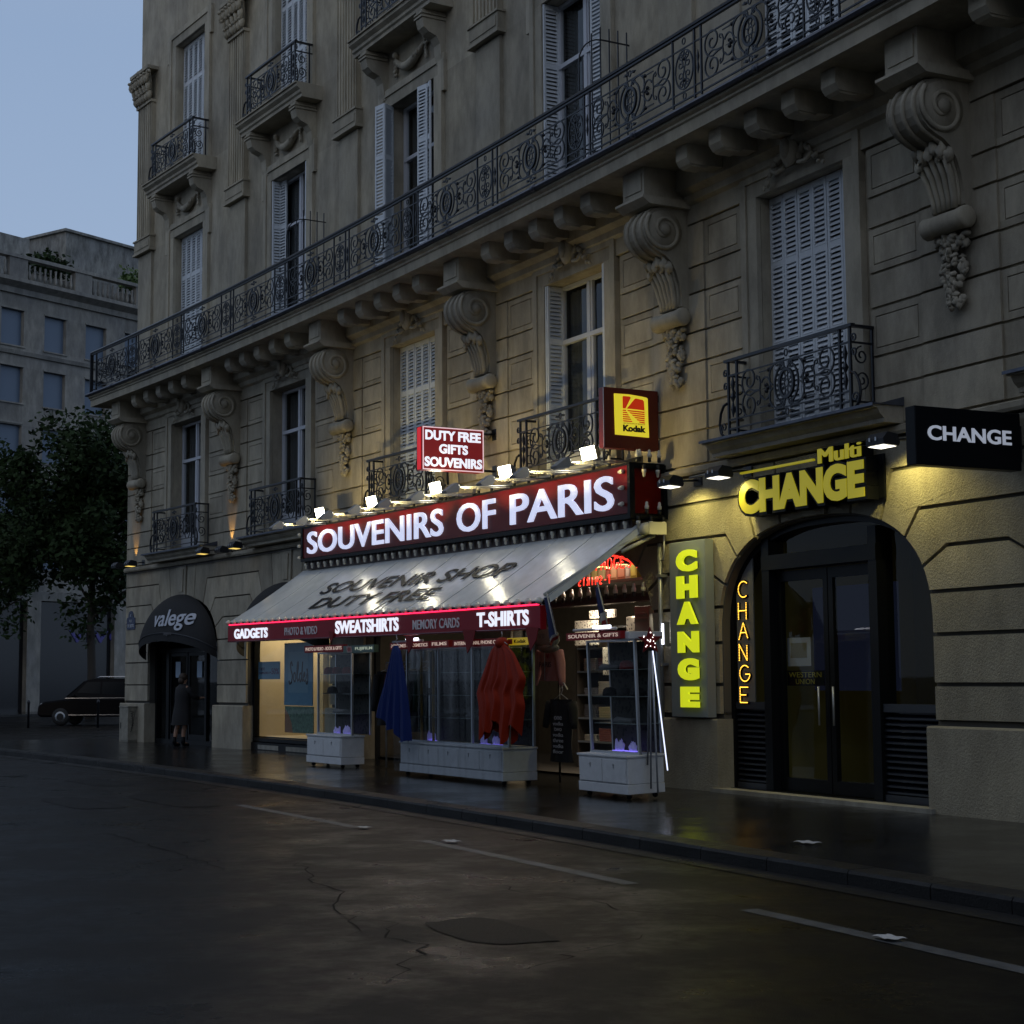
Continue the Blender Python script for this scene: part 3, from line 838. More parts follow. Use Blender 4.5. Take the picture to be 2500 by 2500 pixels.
def window(uc, z0, z1, style):
    """style: closed / glazed / glazed_shutters / ajar"""
    h = z1-z0-.02; hw = HW-.01
    key = 'win%.2f' % h
    Mw = lambda du, w, rot=0: WORLD[B.name].inverted() @ MFW(uc+du, w, z0+.01) @ Matrix.Rotation(rot, 4, 'Z')
    if key not in protos:
        o = part(B, 'window', casement(hw, h), M_SASH); o.matrix_basis = Mw(0, -.30); protos[key] = o
        gp = MB().quad((-hw+.06, .012, .1), (hw-.06, .012, .1), (hw-.06, .012, h-.08), (-hw+.06, .012, h-.08))
        pn = part(B, 'window_pane', gp, M_GLASS, parent=o); protos[key+'p'] = pn
        rm = MB(); d = 1.4
        rm.quad((-1.6, d, -.2), (1.6, d, -.2), (1.6, d, h+.3), (-1.6, d, h+.3)); rm.quad((-1.6, .06, -.2), (1.6, .06, -.2), (1.6, d, -.2), (-1.6, d, -.2))
        rm.quad((-1.6, .06, h+.3), (1.6, .06, h+.3), (1.6, d, h+.3), (-1.6, d, h+.3))
        for s in (-1.6, 1.6): rm.quad((s, .06, -.2), (s, d, -.2), (s, d, h+.3), (s, .06, h+.3))
        rm.quad((-1.6, .061, -.2), (-hw, .061, -.2), (-hw, .061, h+.3), (-1.6, .061, h+.3)); rm.quad((1.6, .061, -.2), (hw, .061, -.2), (hw, .061, h+.3), (1.6, .061, h+.3))
        protos[key+'r'] = part(B, 'dark_room', rm, M_ROOM, parent=o)
        ct = MB()
        ct.grid(lambda a, b: (-hw+.05+.62*a, .14+.03*math.sin(a*26), .06+(h-.14)*b), 30, 1)
        protos[key+'c'] = part(B, 'curtain', ct, M_CURTAIN, parent=o)
        win = o
    else:
        win = proto_copy(protos[key], B, Mw(0, -.30))
        for sfx in 'prc': proto_copy(protos[key+sfx], win, Matrix())
    lk = 'leaf%.2f' % h
    def lf(du, w, rot=0):
        Ml = Matrix.Translation((du, -(w+.30), 0)) @ Matrix.Rotation(rot, 4, 'Z')
        if lk not in LEAFP:
            o = part(B, 'louvred_shutter', leaf(h), M_SHUT, parent=win); o.matrix_basis = Ml; LEAFP[lk] = o
        else: proto_copy(LEAFP[lk], win, Ml)
    n = 6; lw = 2*HW/n
    if style == 'closed':
        for i in range(n): lf(-HW+lw*(i+.5), -.20+.004*(i % 2))
    elif style == 'glazed_shutters':
        for s in (-1, 1): lf(s*(HW-.03), -.12, R(90)); lf(s*(HW-.075), -.13, R(90))
    elif style == 'leftleaf':
        lf(-HW+.16, -.19, R(8)); lf(-HW+.045, -.12, R(90)); lf(HW-.03, -.12, R(90)); lf(HW-.07, -.12, R(90))
    elif style == 'ajar':
        a = R(62)
        for q in range(2):
            x = -HW+.02+.15*math.cos(a)+.30*q*math.cos(a) if q == 0 else -HW+.02+.30*math.cos(a)+.15*math.cos(-R(8))
            if q == 0: lf(-HW+.02+.15*math.cos(a), -.02+.15*math.sin(a), -a)
            else: lf(-HW+.02+.30*math.cos(a)-.15*math.cos(R(10)), -.02+.30*math.sin(a)+.02, R(10))
        lf(HW-.16-.10, .02, R(-14)); lf(HW-.45, .02+.03, R(10))
    elif style == 'right':
        lf(HW-.16, -.19, R(-6)); lf(HW-.45, -.17, R(6)); lf(-HW+.045, -.12, R(90))
for c, s in zip(WC, ('glazed', 'glazed', 'closed', 'glazed_shutters', 'closed', 'closed')): window(c, F1Z0, F1Z1, s)
for c, s in zip(WC, ('closed', 'leftleaf', 'ajar', 'right', 'closed', 'closed')): window(c, F2Z0, F2Z1, s)
for c in WC: window(c, F3Z0, F3Z1, 'closed')
# small balconies (first and third floors)
def sill_mb():
    m = MB()
    m.prism([(.02, 0), (-.30, 0), (-.30, .05), (-.36, .10), (-.40, .17), (-.46, .17), (-.46, .205), (.02, .205)], -1.82, 1.82, 0)
    return m
def flash_mb():
    m = MB(); m.box(-1.85, 1.85, -.49, .03, .207, .222); m.box(-1.85, 1.85, -.495, -.485, .185, .222)
    m.prism([(.03, .222), (-.36, .222), (.03, .33)], 1.835, 1.85, 0); m.prism([(.03, .222), (-.36, .222), (.03, .33)], -1.85, -1.835, 0)
    return m
def small_rail():
    m = wide_panel(1.06, 1.0, .0135)
    hw = 1.30
    m.box(-hw-.06, hw+.06, -.035, .035, .985, 1.025)
    for s in (-1, 1):
        for x in (hw, hw-.20):
            m.box(s*x-.016, s*x+.016, -.016, .016, -.06, .99)
        m.tube([(s*(hw-.10), 0, .22), (s*(hw-.10), 0, .33), (s*(hw-.10), 0, .43), (s*(hw-.10), 0, .5), (s*(hw-.10), 0, .57), (s*(hw-.10), 0, .67), (s*(hw-.10), 0, .78)], .03, 4, False, [.2, 1.1, .3, 1.3, .3, 1.1, .2])
        for z in (.80, .19, .065): m.box(min(s*hw, s*1.06), max(s*hw, s*1.06), -.012, .012, z-.012, z+.012)
        # returns to the wall
        m.box(s*hw-.03, s*hw+.03, 0, .42, .988, 1.022)
        for z in (.80, .065): m.box(s*hw-.012, s*hw+.012, 0, .42, z-.012, z+.012)
        m.box(s*hw-.014, s*hw+.014, .33, .36, 0, .99)
        for cz, sg in ((.64, 1), (.34, -1)):
            m.tube([(s*hw, .17+.11*(1-.8*i/22)*math.cos(R(90*sg+i*24)), cz+.12*(1-.8*i/22)*math.sin(R(90*sg+i*24))) for i in range(23)], .012, 4)
        # bulging foot scroll and side curls
        m.tube([(s*(hw+.02), -.02, .42), (s*(hw+.10), -.02, .40), (s*(hw+.17), -.02, .30), (s*(hw+.20), -.02, .16), (s*(hw+.17), -.02, .03), (s*(hw+.06), -.02, -.05)], .020, 5)
        m.tube([(s*(hw+.10)+s*.07*(1-.75*i/18)*math.cos(R(-60+i*26)), -.02, .10+.07*(1-.75*i/18)*math.sin(R(-60+i*26))) for i in range(19)], .013, 4)
        for cz in (.66, .84):
            m.tube([(s*(hw+.07)+s*.055*(1-.75*i/16)*math.cos(R(180-i*27)), 0, cz+.06*(1-.75*i/16)*math.sin(R(180-i*27))) for i in range(17)], .013, 4)
    return m
for i, c in enumerate(WC):
    s = place('window_sill_slab', sill_mb, M_STONE2, c+.08, 0, 4.61)
    for tag_, zz in (('a', 4.61),):
        if 'fl' not in protos: protos['fl'] = part(B, 'zinc_flashing', flash_mb(), M_ZINC, parent=s); protos['sr'] = part(B, 'balcony_railing', small_rail().move(0, -.36, .26), M_IRON, parent=s)
        else: proto_copy(protos['fl'], s, Matrix()); proto_copy(protos['sr'], s, Matrix())
    key = 'upper_balcony_slab'
# railings for the third floor sit on their own slabs
UP = [o for o in B.children if o.name.split('.')[0] == 'upper_balcony_slab']
for s in UP:
    proto_copy(protos['sr'], s, Matrix.Translation((0, -.14, .08)))
# ================================================================ SHOPS
def room_mb(u0, u1, w0, w1, z0, z1):
    m = MB()
    m.quad((u0, w1, z0), (u1, w1, z0), (u1, w1, z1), (u0, w1, z1))
    m.quad((u0, w0, z0), (u1, w0, z0), (u1, w1, z0), (u0, w1, z0)); m.quad((u0, w0, z1), (u1, w0, z1), (u1, w1, z1), (u0, w1, z1))
    m.quad((u0, w0, z0), (u0, w1, z0), (u0, w1, z1), (u0, w0, z1)); m.quad((u1, w0, z0), (u1, w1, z0), (u1, w1, z1), (u1, w0, z1))
    return m
def archpoly(c, a, b, zs, z0, n=28):
    return [(c+a, z0), (c+a, zs)]+[(c+a*sgp(math.cos(math.pi*i/n), 2/NP_), zs+b*sgp(math.sin(math.pi*i/n), 2/NP_)) for i in range(1, n)]+[(c-a, zs), (c-a, z0)]
def archframe(m, c, a, b, zs, z0, t, w0, w1):
    o, i_ = archpoly(c, a, b, zs, z0), archpoly(c, a-t, b-t, zs, z0)
    n = len(o)
    vs = [(p[0], w1, p[1]) for p in o]+[(p[0], w1, p[1]) for p in i_]+[(p[0], w0, p[1]) for p in o]+[(p[0], w0, p[1]) for p in i_]
    fs = []
    for k in range(n-1):
        fs += [(k, k+1, n+k+1, n+k), (2*n+k, 3*n+k, 3*n+k+1, 2*n+k+1), (n+k, n+k+1, 3*n+k+1, 3*n+k), (k, 2*n+k, 2*n+k+1, k+1)]
    m.add(vs, fs)
M_CREAMWALL = mat('cream_plaster', (.58, .50, .36), .7, var=.06)
M_OFFICE = mat('yellow_office_wall', (.30, .26, .07), .7)
M_SHOPWALL = mat('shop_interior', (.16, .14, .11), .8, var=.2)
M_FLOOR = mat('shop_floor', (.10, .09, .08), .4)
# --- arch 1: lingerie shop entrance
c = AC[0]
T = thing('shop_entrance', 'dark glazed double door of the corner lingerie shop under a black dome awning', 'shop door', MFW(c, -.25, 0))
m = MB(); archframe(m, c, A_-.0, B_, ZS, .0, .12, -.34, -.2)
for x in (-1.42, -1.36, .98): m.box(c+x-.06, c+x+.06, -.33, -.22, .06, 3.3)
m.box(c-2.1, c+2.1, -.33, -.21, 2.30, 2.40); m.box(c-2.1, c+2.1, -.33, -.2, 0, .10)
part(T, 'frame', m, M_BLACK, 'F')
m = MB()
for a, b in ((-1.30, -.20), (-.14, .92)):
    m.box(c+a, c+a+.07, -.30, -.25, .1, 2.28); m.box(c+b-.07, c+b, -.30, -.25, .1, 2.28); m.box(c+a, c+b, -.30, -.25, .1, .24); m.box(c+a, c+b, -.30, -.25, 2.2, 2.29)
part(T, 'door', m, M_BLACK, 'F')
part(T, 'glass', MB().quad((c-2.1, -.275, .1), (c+2.1, -.275, .1), (c+2.1, -.275, 3.4), (c-2.1, -.275, 3.4)), M_SHOPGLASS, 'F')
part(T, 'interior', room_mb(c-2.3, c+2.3, -.36, -3.2, .02, 3.9), mat('dim_shop_room', (.07, .07, .075), .8, var=.3, vscale=2), 'F')
M_NOTICE = mat('blue_white_paper', (.32, .40, .50), .7)
for k, (x, lab) in enumerate(((-.92, 'pale blue notice on the left glass door of the lingerie shop'), (.42, 'pale blue notice on the right glass door of the lingerie shop'))):
    single('paper_notice', lab, 'notice', MB().box(c+x, c+x+.30, -.247, -.240, 1.66, 2.06), M_NOTICE, MFW(c+x, -.24, 1.66), 'F', group='notices on the lingerie shop doors')
def dome(uc, label, txt=True):
    T = thing('dome_awning', label, 'awning', MFW(uc, 0, 2.3))
    a, b = 2.22, 1.42
    m = MB()
    def f(s, t):
        t_ = math.pi*s; ph = R(4+68*t)
        return (uc+a*math.cos(math.pi-t_), .03+.60*math.sin(t_)**.8*math.sin(ph), 2.32+b*math.sin(t_)*(math.cos(ph)))
    m.grid(f, 36, 12)
    part(T, 'canopy', m, M_BLACKFAB, 'F')
    m = MB()
    rim = [f(i/36, 1) for i in range(37)]
    m.grid(lambda s, t: (lambda p: (p[0], p[1], p[2]-.20*t))(f(s, 1)), 36, 1)
    part(T, 'valance', m, M_BLACKFAB, 'F')
    part(T, 'rib', MB().tube(rim, .018, 5), M_DKMET, 'F')
    if txt:
        def wof(x, z):                                 # depth of the curved canopy under a letter
            st = math.sqrt(max(.05, 1-((x-uc)/a)**2)); cp = min(1, max(math.cos(R(72)), (z-2.32)/(b*st)))
            return .045+.60*st**.8*math.sqrt(1-cp*cp)
        lt = text_mb('valege', uc-.50, uc+1.62, 2.80, 3.34, 0, .015, .012)
        lt.v = [(x, wof(x, z)-y, z) for x, y, z in lt.v]
        part(T, 'lettering', lt, mat('silver_print', (.50, .52, .58), .4), 'F')
        l2 = text_mb('lingerie', uc+.35, uc+.78, 2.68, 2.78, 0, .008)
        l2.v = [(x, wof(x, z)+.012-y, z) for x, y, z in l2.v]
        part(T, 'lettering', l2, mat('grey_print', (.12, .12, .13), .5), 'F')
    return T
dome(AC[0], 'black dome awning over the corner shop door reading valege')
dome(AC[1], 'plain black dome awning half hidden behind the white souvenir awning', False)
# --- arch 2: lit lingerie window
c = AC[1]
T = thing('shop_window', 'lit cream lingerie display window left of the souvenir shop', 'shop window', MFW(c, -.2, 0))
m = MB(); archframe(m, c, A_, B_, ZS, 0, .09, -.30, -.16)
m.box(c-2.1, c+2.1, -.3, -.1, 0, .17); m.box(c-2.1, c+2.1, -.3, -.14, .19, .27)
part(T, 'frame', m, M_BLACK, 'F')
for x in (-1.7, -.2): part(T, 'vent_panel', MB().box(c+x, c+x+1.1, -.12, -.085, .02, .12), M_PLINTH, 'F')
part(T, 'glass', MB().quad((c-2.1, -.2, .27), (c+2.1, -.2, .27), (c+2.1, -.2, 3.55), (c-2.1, -.2, 3.55)), M_SHOPGLASS, 'F')
m = room_mb(c-2.1, c+2.1, -.31, -1.5, .30, 3.45); m.box(c-1.15, c-.95, -1.5, -1.36, .3, 3.4)
part(T, 'display_room', m, M_CREAMWALL, 'F')
lamp('AREA', FW(c-1.3, -.75, 3.3), FW(c-1.3, -1.3, .5), 30, (1, .80, .50), root=T, size=.5)
lamp('SPOT', FW(c-1.45, -.9, 2.85), FW(c-1.35, -1.5, 1.95), 9, (1, .76, .36), root=T, spot_size=R(70), spot_blend=.6, shadow_soft_size=.03)
M_POST = mat('blue_poster', (.13, .30, .45), .6, var=.1); M_POST2 = mat('pale_blue_panel', (.20, .36, .48), .6); M_INK = mat('dark_ink', (.015, .015, .03), .5); M_PURP = mat('purple_ink', (.08, .02, .12), .5)
T = thing('sale_poster', 'small blue poster with minus 50 percent offer in the lit window', 'poster', MFW(c-1.9, -.24, 1.6))
part(T, 'sheet', MB().box(c-2.02, c-.86, -.25, -.235, 1.60, 2.0), M_POST, 'F')
lt = text_mb('TOUTE', c-1.98, c-1.66, 1.80, 1.87, -.232, .004).merge(text_mb('LA LINGERIE À', c-1.98, c-1.40, 1.72, 1.79, -.232, .004))
lt.v = [(x, -.232-y-.232, z) for x, y, z in lt.v]
part(T, 'lettering', lt, M_PURP, 'F')
lt = text_mb('-50%', c-1.38, c-.90, 1.71, 1.85, 0, .004, .02); lt.v = [(x, -.232-y, z) for x, y, z in lt.v]
part(T, 'lettering', lt, M_PURP, 'F')
T = thing('sale_poster', 'tall blue hanging poster with Soldes in black brush script', 'poster', MFW(c+.0, -.24, 1.1))
part(T, 'sheet', MB().box(c-.62, c+.84, -.25, -.235, 1.02, 2.40), M_POST, 'F')
part(T, 'inner_panel', MB().box(c-.40, c+.62, -.235, -.232, 1.30, 2.2), M_POST2, 'F')
S_ = MB()
def stroke(pts, r):
    # smooth polyline through the points
    P = []
    for i in range(len(pts)-1):
        p0 = pts[max(0, i-1)]; p1 = pts[i]; p2 = pts[i+1]; p3 = pts[min(len(pts)-1, i+2)]
        for k in range(6):
            t = k/6
            P.append(tuple(.5*((2*p1[j])+(-p0[j]+p2[j])*t+(2*p0[j]-5*p1[j]+4*p2[j]-p3[j])*t*t+(-p0[j]+3*p1[j]-3*p2[j]+p3[j])*t**3) for j in range(2)))
    P.append(pts[-1])
    S_.tube([(p[0], 0, p[1]) for p in P], r, 6)
k = .022
stroke([(.16, .46), (.12, .54), (.07, .50), (.09, .38), (.15, .26), (.12, .12), (.04, .08), (.0, .14)], k*1.2)
stroke([(.27, .32), (.22, .28), (.22, .16), (.28, .13), (.31, .22), (.28, .31), (.25, .30)], k)
stroke([(.36, .18), (.42, .40), (.42, .54), (.38, .48), (.37, .26), (.40, .14), (.46, .18)], k*1.1)
stroke([(.56, .30), (.50, .28), (.49, .17), (.54, .13), (.59, .26), (.63, .55), (.60, .34), (.61, .15), (.66, .16)], k*1.1)
stroke([(.66, .20), (.73, .26), (.71, .32), (.67, .24), (.70, .14), (.77, .15)], k)
stroke([(.77, .15), (.84, .34), (.82, .38), (.86, .22), (.84, .08), (.78, .10), (.80, .14)], k)
S_.v = [(c-.36+x*1.12, -.228+y*.25, 1.42+z*1.02) for x, y, z in S_.v]
part(T, 'lettering', S_, M_INK, 'F')
single('photo_poster', 'lower green lace and skin toned photo panel under the Soldes poster', 'poster', MB().box(c-.62, c+.84, -.27, -.255, .42, 1.0), mat('green_lace', (.16, .26, .19), .7, var=.6, vscale=16), MFW(c, -.26, .42), 'F')
m = MB(); m.add([(c-.62, -.252, .42), (c-.2, -.252, .42), (c-.26, -.252, .62), (c-.42, -.252, .82), (c-.62, -.252, .95)], [(0, 1, 2, 3, 4)])
m.v += [(x, y-.003, z) for x, y, z in m.v]; n = 5; m.f += [[9, 8, 7, 6, 5]]+[[i, n+i, n+(i+1) % n, (i+1) % n] for i in range(n)]; m.sm += [False]*6
single('photo_print', 'brown skin toned curved patch at the lower left of the photo panel', 'poster', m, mat('skin_print', (.34, .17, .09), .7), MFW(c-.4, -.25, .42), 'F')
# --- arches 3 and 4: souvenir shop
c3, c4 = AC[2], AC[3]
T = thing('souvenir_shop_front', 'open souvenir shop front with a dark beam across its arches', 'shop front', MFW(17.8, -.2, 0))
m = MB()
for c in (c3, c4):
    archframe(m, c, A_, B_, ZS, 0, .07, -.34, -.24)
part(T, 'frame', m, M_DKMET, 'F')
m = MB()
for c in (c3, c4): m.box(c-2.12, c+2.12, -.34, -.05, 2.74, 2.86)
part(T, 'beam', m, mat('maroon_beam', (.045, .018, .015), .45), 'F')
part(T, 'interior', room_mb(12.3, 23.1, -.36, -4.2, .03, 3.95), M_SHOPWALL, 'F')
part(T, 'floor', MB().quad((12.3, -.3, .04), (23.1, -.3, .04), (23.1, -4.1, .04), (12.3, -4.1, .04)), M_FLOOR, 'F')
bulb_pts = [(c4-2.0+.262*i, -.0, 2.88) for i in range(16)]
def bulb_mb(up=True, s=1.0, sock=True):
    m = MB(); d = 1 if up else -1
    m.lathe([(.02*s, 0), (.034*s, .004*d), (.034*s, .05*d*s), (.026*s, .055*d*s), (.022*s, .10*d*s), (.012*s, .115*d*s)], (0, 0, 0), 10)
    return m
def sock_mb(up=True, s=1.0):
    m = MB(); d = 1 if up else -1
    m.lathe([(.02*s, 0), (.026*s, -.005*d), (.028*s, -.06*d*s), (.02*s, -.07*d*s)], (0, 0, 0), 8); return m
def bulbs(T, pts, up=True, s=1.0, key=''):
    Mi = WORLD[T.name].inverted(); src = None
    for (u, w, z) in pts:
        M = Mi @ MFW(u, w, z)
        if src is None:
            o = part(T, 'bulb', bulb_mb(up, s), M_BULB); o.matrix_basis = M
            k = part(T, 'socket', sock_mb(up, s), M_SOCKET, parent=o); src = (o, k)
        else:
            o = proto_copy(src[0], T, M); proto_copy(src[1], o, Matrix())
bulbs(T, bulb_pts, True, 1.15)
m = MB(); a = archpoly(c4, A_-.09, B_-.09, ZS, 1.6)
part(T, 'neon_outline', MB().tube([(p[0], -.20, p[1]) for p in a[1:17]], .016, 6), M_NEON, 'F')
# lights inside the souvenir shop
for uu, zz, e in ((20.6, 3.85, 90), (15.0, 3.8, 6), (21.6, 2.6, 60)):
    lamp('AREA', FW(uu, -1.2, zz), FW(uu, -1.3, 0), e, (1, .86, .66), root=T, size=.9)
lamp('AREA', FW(20.3, -.42, 2.68), FW(20.0, -1.6, 1.7), 16, (1, .88, .68), root=T, size=.5)  # added area lamp without a fitting, brightens the shirts under the beam
# neon words
NS = MB()
def nstroke(m, pts, x, z, sx, sz, y, r):
    m.tube([(x+p[0]*sx, y, z+p[1]*sz) for p in pts], r, 6)
def circ(cx, cz, rx, rz, a0=0, a1=360, n=14): return [(cx+rx*math.cos(R(a0+(a1-a0)*i/n)), cz+rz*math.sin(R(a0+(a1-a0)*i/n))) for i in range(n+1)]
GL = {'L': [[(0, 1), (0, 0), (.6, 0)]], 'I': [[(0.3, 1), (.3, 0)]], 'M': [[(0, 0), (.1, 1), (.4, .3), (.7, 1), (.8, 0)]], 'O': [circ(.4, .5, .4, .5)],
      'G': [circ(.4, .5, .4, .5, 50, 350)+[(.78, .45), (.45, .45)]], 'E': [[(.6, 1), (0, 1), (0, 0), (.6, 0)], [(0, .5), (.5, .5)]],
      'S': [circ(.33, .75, .3, .25, 30, 270, 9)+circ(.33, .25, .3, .25, 90, -150, 9)], 'P': [[(0, 0), (0, 1), (.4, 1), (.6, .75), (.4, .5), (0, .5)]],
      'A': [[(0, 0), (.35, 1), (.7, 0)], [(.15, .4), (.55, .4)]], 'R': [[(0, 0), (0, 1), (.4, 1), (.6, .75), (.4, .5), (0, .5)], [(.3, .5), (.62, 0)]],
      'H': [[(0, 0), (0, 1)], [(.6, 0), (.6, 1)], [(0, .5), (.6, .5)]], 'T': [[(.35, 0), (.35, 1)], [(0, 1), (.7, 1)]], 'N': [[(0, 0), (0, 1), (.6, 0), (.6, 1)]], 'C': [circ(.42, .5, .4, .5, 50, 310)], ' ': [], '-': [[(.1, .5), (.5, .5)]]}
def neon(s, u, w, z, lw, h, r, mirror=False, step=1.25):
    m = MB(); n = len(s)
    for i, ch in enumerate(s):
        for g_ in GL[ch]:
            if mirror: m.tube([(u+(n-1-i)*lw*step+(.7-p[0])*lw, w, z+p[1]*h) for p in g_], r, 6)
            else: m.tube([(u+i*lw*step+p[0]*lw, w, z+p[1]*h) for p in g_], r, 6)
    return m
single('neon_sign', 'red neon lettering LIMOGES high inside the souvenir shop arch', 'neon sign', neon('LIMOGES', 20.62, -.30, 3.30, .155, .18, .011), M_NEON, MFW(20.6, -.3, 3.3), 'F')
single('neon_sign', 'red neon letters PA beside the tube outline of the arch', 'neon sign', neon('PA', 22.05, -.30, 3.28, .13, .15, .010), M_NEON, MFW(22.05, -.3, 3.28), 'F')
single('neon_sign', 'red neon T-SHIRTS read mirrored from outside above the row of bulbs', 'neon sign', neon('T-SHIRTS', 19.9, -.55, 3.10, .105, .13, .009, True), M_NEON, MFW(19.9, -.55, 3.1), 'F')
# --- goods inside the right hand arch
M_WOOD = mat('dark_shelf', (.06, .05, .04), .6)
def shelf_thing(label, u0, u1, w, zs, d=.45):
    T = thing('shelf_unit', label, 'shelf', MFW(u0, w, 0))
    m = MB()
    for u in (u0, u1): m.box(u-.02, u+.02, w-d, w, .03, zs[-1]+.02)
    m.box(u0, u1, w-d-.01, w-d+.01, .03, zs[-1])
    part(T, 'upright', m, M_WOOD, 'F')
    for z in zs: part(T, 'shelf_board', MB().box(u0+.021, u1-.021, w-d+.011, w, z-.03, z), M_GREYMET, 'F')
    return T
shelf_thing('wall shelf of souvenirs deep in the shop behind the pink hoodie', 18.6, 20.6, -1.3, (.5, .9, 1.3, 1.7, 2.1, 2.45))
shelf_thing('wall shelf of souvenirs at the far right of the shop', 20.9, 22.9, -1.9, (.5, .9, 1.3, 1.7, 2.1, 2.45))
single('mezzanine_shelf', 'dark ledge of boxed gifts above the entrance beam', 'shelf', MB().box(19.0, 22.9, -1.7, -.9, 3.14, 3.19), M_WOOD, MFW(20, -1, 3.14), 'F')
cols = [((.30, .28, .22), 'grey card'), ((.45, .40, .14), 'yellow'), ((.36, .31, .15), 'olive'), ((.30, .08, .05), 'red'), ((.45, .28, .15), 'tan'), ((.34, .15, .08), 'brown'), ((.40, .36, .30), 'pale'), ((.38, .36, .05), 'lemon')]
x = 19.55
for k, (cl, nm) in enumerate(cols):
    w_ = .15+.05*(k % 3); h_ = .20+.03*((k*2) % 3)
    T = thing('gift_box', nm+' gift box in the row on the ledge above the entrance beam', 'box', MFW(x, -.95, 3.19), 'boxed gifts on the ledge')
    part(T, 'carton', MB().box(x, x+w_-.01, -1.15, -.93, 3.192, 3.19+h_), mat(nm.replace(' ', '_')+'_carton', cl, .6), 'F')
    part(T, 'label_patch', MB().box(x+.03, x+w_-.04, -.929, -.926, 3.23, 3.15+h_), mat(nm.replace(' ', '_')+'_print', tuple(min(1, q*1.6+.05) for q in cl), .6), 'F')
    x += w_
M_PRINT = None
def print_mat(name, bg_, ink, sc=22):
    m, t, b = newmat(name); g = t.nodes.new('ShaderNodeNewGeometry')
    v = t.nodes.new('ShaderNodeTexVoronoi'); v.inputs['Scale'].default_value = sc; t.links.new(g.outputs['Position'], v.inputs['Vector'])
    n = t.nodes.new('ShaderNodeTexNoise'); n.inputs['Scale'].default_value = sc*1.3; n.inputs['Detail'].default_value = 3; t.links.new(g.outputs['Position'], n.inputs['Vector'])
    mx = t.nodes.new('ShaderNodeMath'); mx.operation = 'MULTIPLY'; t.links.new(v.outputs['Distance'], mx.inputs[0]); t.links.new(n.outputs['Fac'], mx.inputs[1])
    r = t.nodes.new('ShaderNodeValToRGB'); r.color_ramp.elements[0].position = .13; r.color_ramp.elements[0].color = (*ink, 1); r.color_ramp.elements[1].position = .19; r.color_ramp.elements[1].color = (*bg_, 1)
    t.links.new(mx.outputs[0], r.inputs[0]); t.links.new(r.outputs[0], b.inputs['Base Color']); b.inputs['Roughness'].default_value = .8
    return m
M_TEE = print_mat('printed_cotton', (.55, .50, .42), (.06, .04, .05))
TC = [(.45, .42, .36), (.30, .10, .08), (.10, .10, .12), (.42, .36, .20), (.20, .20, .24), (.5, .46, .40)]
tm = [mat('folded_cotton_%s' % n_, c_0, .85) for n_, c_0 in zip(('cream', 'red', 'black', 'mustard', 'slate', 'ivory'), TC)]
tn = ('cream', 'red', 'black', 'mustard', 'slate', 'ivory')
for si, (u0, w) in enumerate(((18.7, -1.32), (21.0, -1.92))):
    for zi, z in enumerate((.5, .9, 1.3, 1.7, 2.1)):
        for q in range(4):
            ki = (q+zi*2+si*3) % 6; u = u0+.08+q*.46
            m = MB(); hh = 0
            for s in range(rnd.randint(3, 6)):
                d = rnd.uniform(-.015, .015); m.box(u+d, u+.36+d, w-.33, w-.02, z+hh, z+hh+.035); hh += .037
            single('folded_shirts', 'stack of folded %s shirts on the %s shop shelf, row %s from the floor' % (tn[ki], ('left', 'right')[si], ('one', 'two', 'three', 'four', 'five')[zi]), 'clothes', m, tm[ki], MFW(u, w, z), 'F', 'folded shirts on the shop shelves', bevel=.008)
for q, (u, z, hh, ww) in enumerate(((19.75, 2.12, .42, .72), (20.45, 1.62, .46, .40), (20.25, 2.56, .14, .8), (21.15, 2.22, .34, .34))):
    single('printed_shirt', 'white printed shirt hanging in the doorway, %s' % ('wide one at head height', 'narrow one with a tower print lower down', 'long flat one under the beam', 'small one near the flags')[q], 'shirt', MB().box(u-ww/2, u+ww/2, -.82, -.78, z, z+hh), M_TEE, MFW(u, -.8, z), 'F', 'printed shirts hanging in the doorway', bevel=.015)
# --- arch 5: exchange office
c = AC[4]
T = thing('exchange_office_front', 'black framed glass entrance of the exchange office in its stone arch', 'shop front', MFW(c, -.25, 0))
m = MB(); archframe(m, c, A_, B_, ZS, .0, .075, -.42, -.17)
for x in (-1.28, .95): m.box(c+x-.08, c+x+.08, -.40, -.14, .05, 3.45)
m.box(c-1.36, c+1.03, -.40, -.13, 3.02, 3.22); m.box(c-2.1, c+2.1, -.42, -.08, 0, .06)
part(T, 'frame', m, M_BLACK, 'F')
for a, b in ((c-2.06, c-1.37), (c+1.04, c+2.06)):
    m = MB(); m.box(a, b, -.38, -.30, .06, 1.14); m.box(a, b, -.31, -.17, 1.14, 1.24); m.box(a, b, -.3, -.17, .06, .14)
    for i in range(13): m.prism([(-.3, .17+.075*i), (-.19, .155+.075*i), (-.19, .175+.075*i), (-.3, .215+.075*i)], a, b, 0)
    part(T, 'louvred_panel', m, mat('blue_black_paint', (.010, .013, .020), .4), 'F')
for a, b, rot in ((c-1.2, c-.12, 0), (c-.10, c+.87, 0)):
    m = MB(); y0, y1 = -.34, -.27
    m.box(a, a+.09, y0, y1, .07, 3.0); m.box(b-.09, b, y0, y1, .07, 3.0); m.box(a+.09, b-.09, y0, y1, .07, .24); m.box(a+.09, b-.09, y0, y1, 2.86, 3.0)
    d = part(T, 'door', m, M_BLACK, 'F')
    part(T, 'door_handle', MB().tube([(b-.14 if a < c-.5 else a+.14, -.20, z) for z in (.95, 1.2, 1.45)], .014, 6), M_ALU, 'F', parent=d)
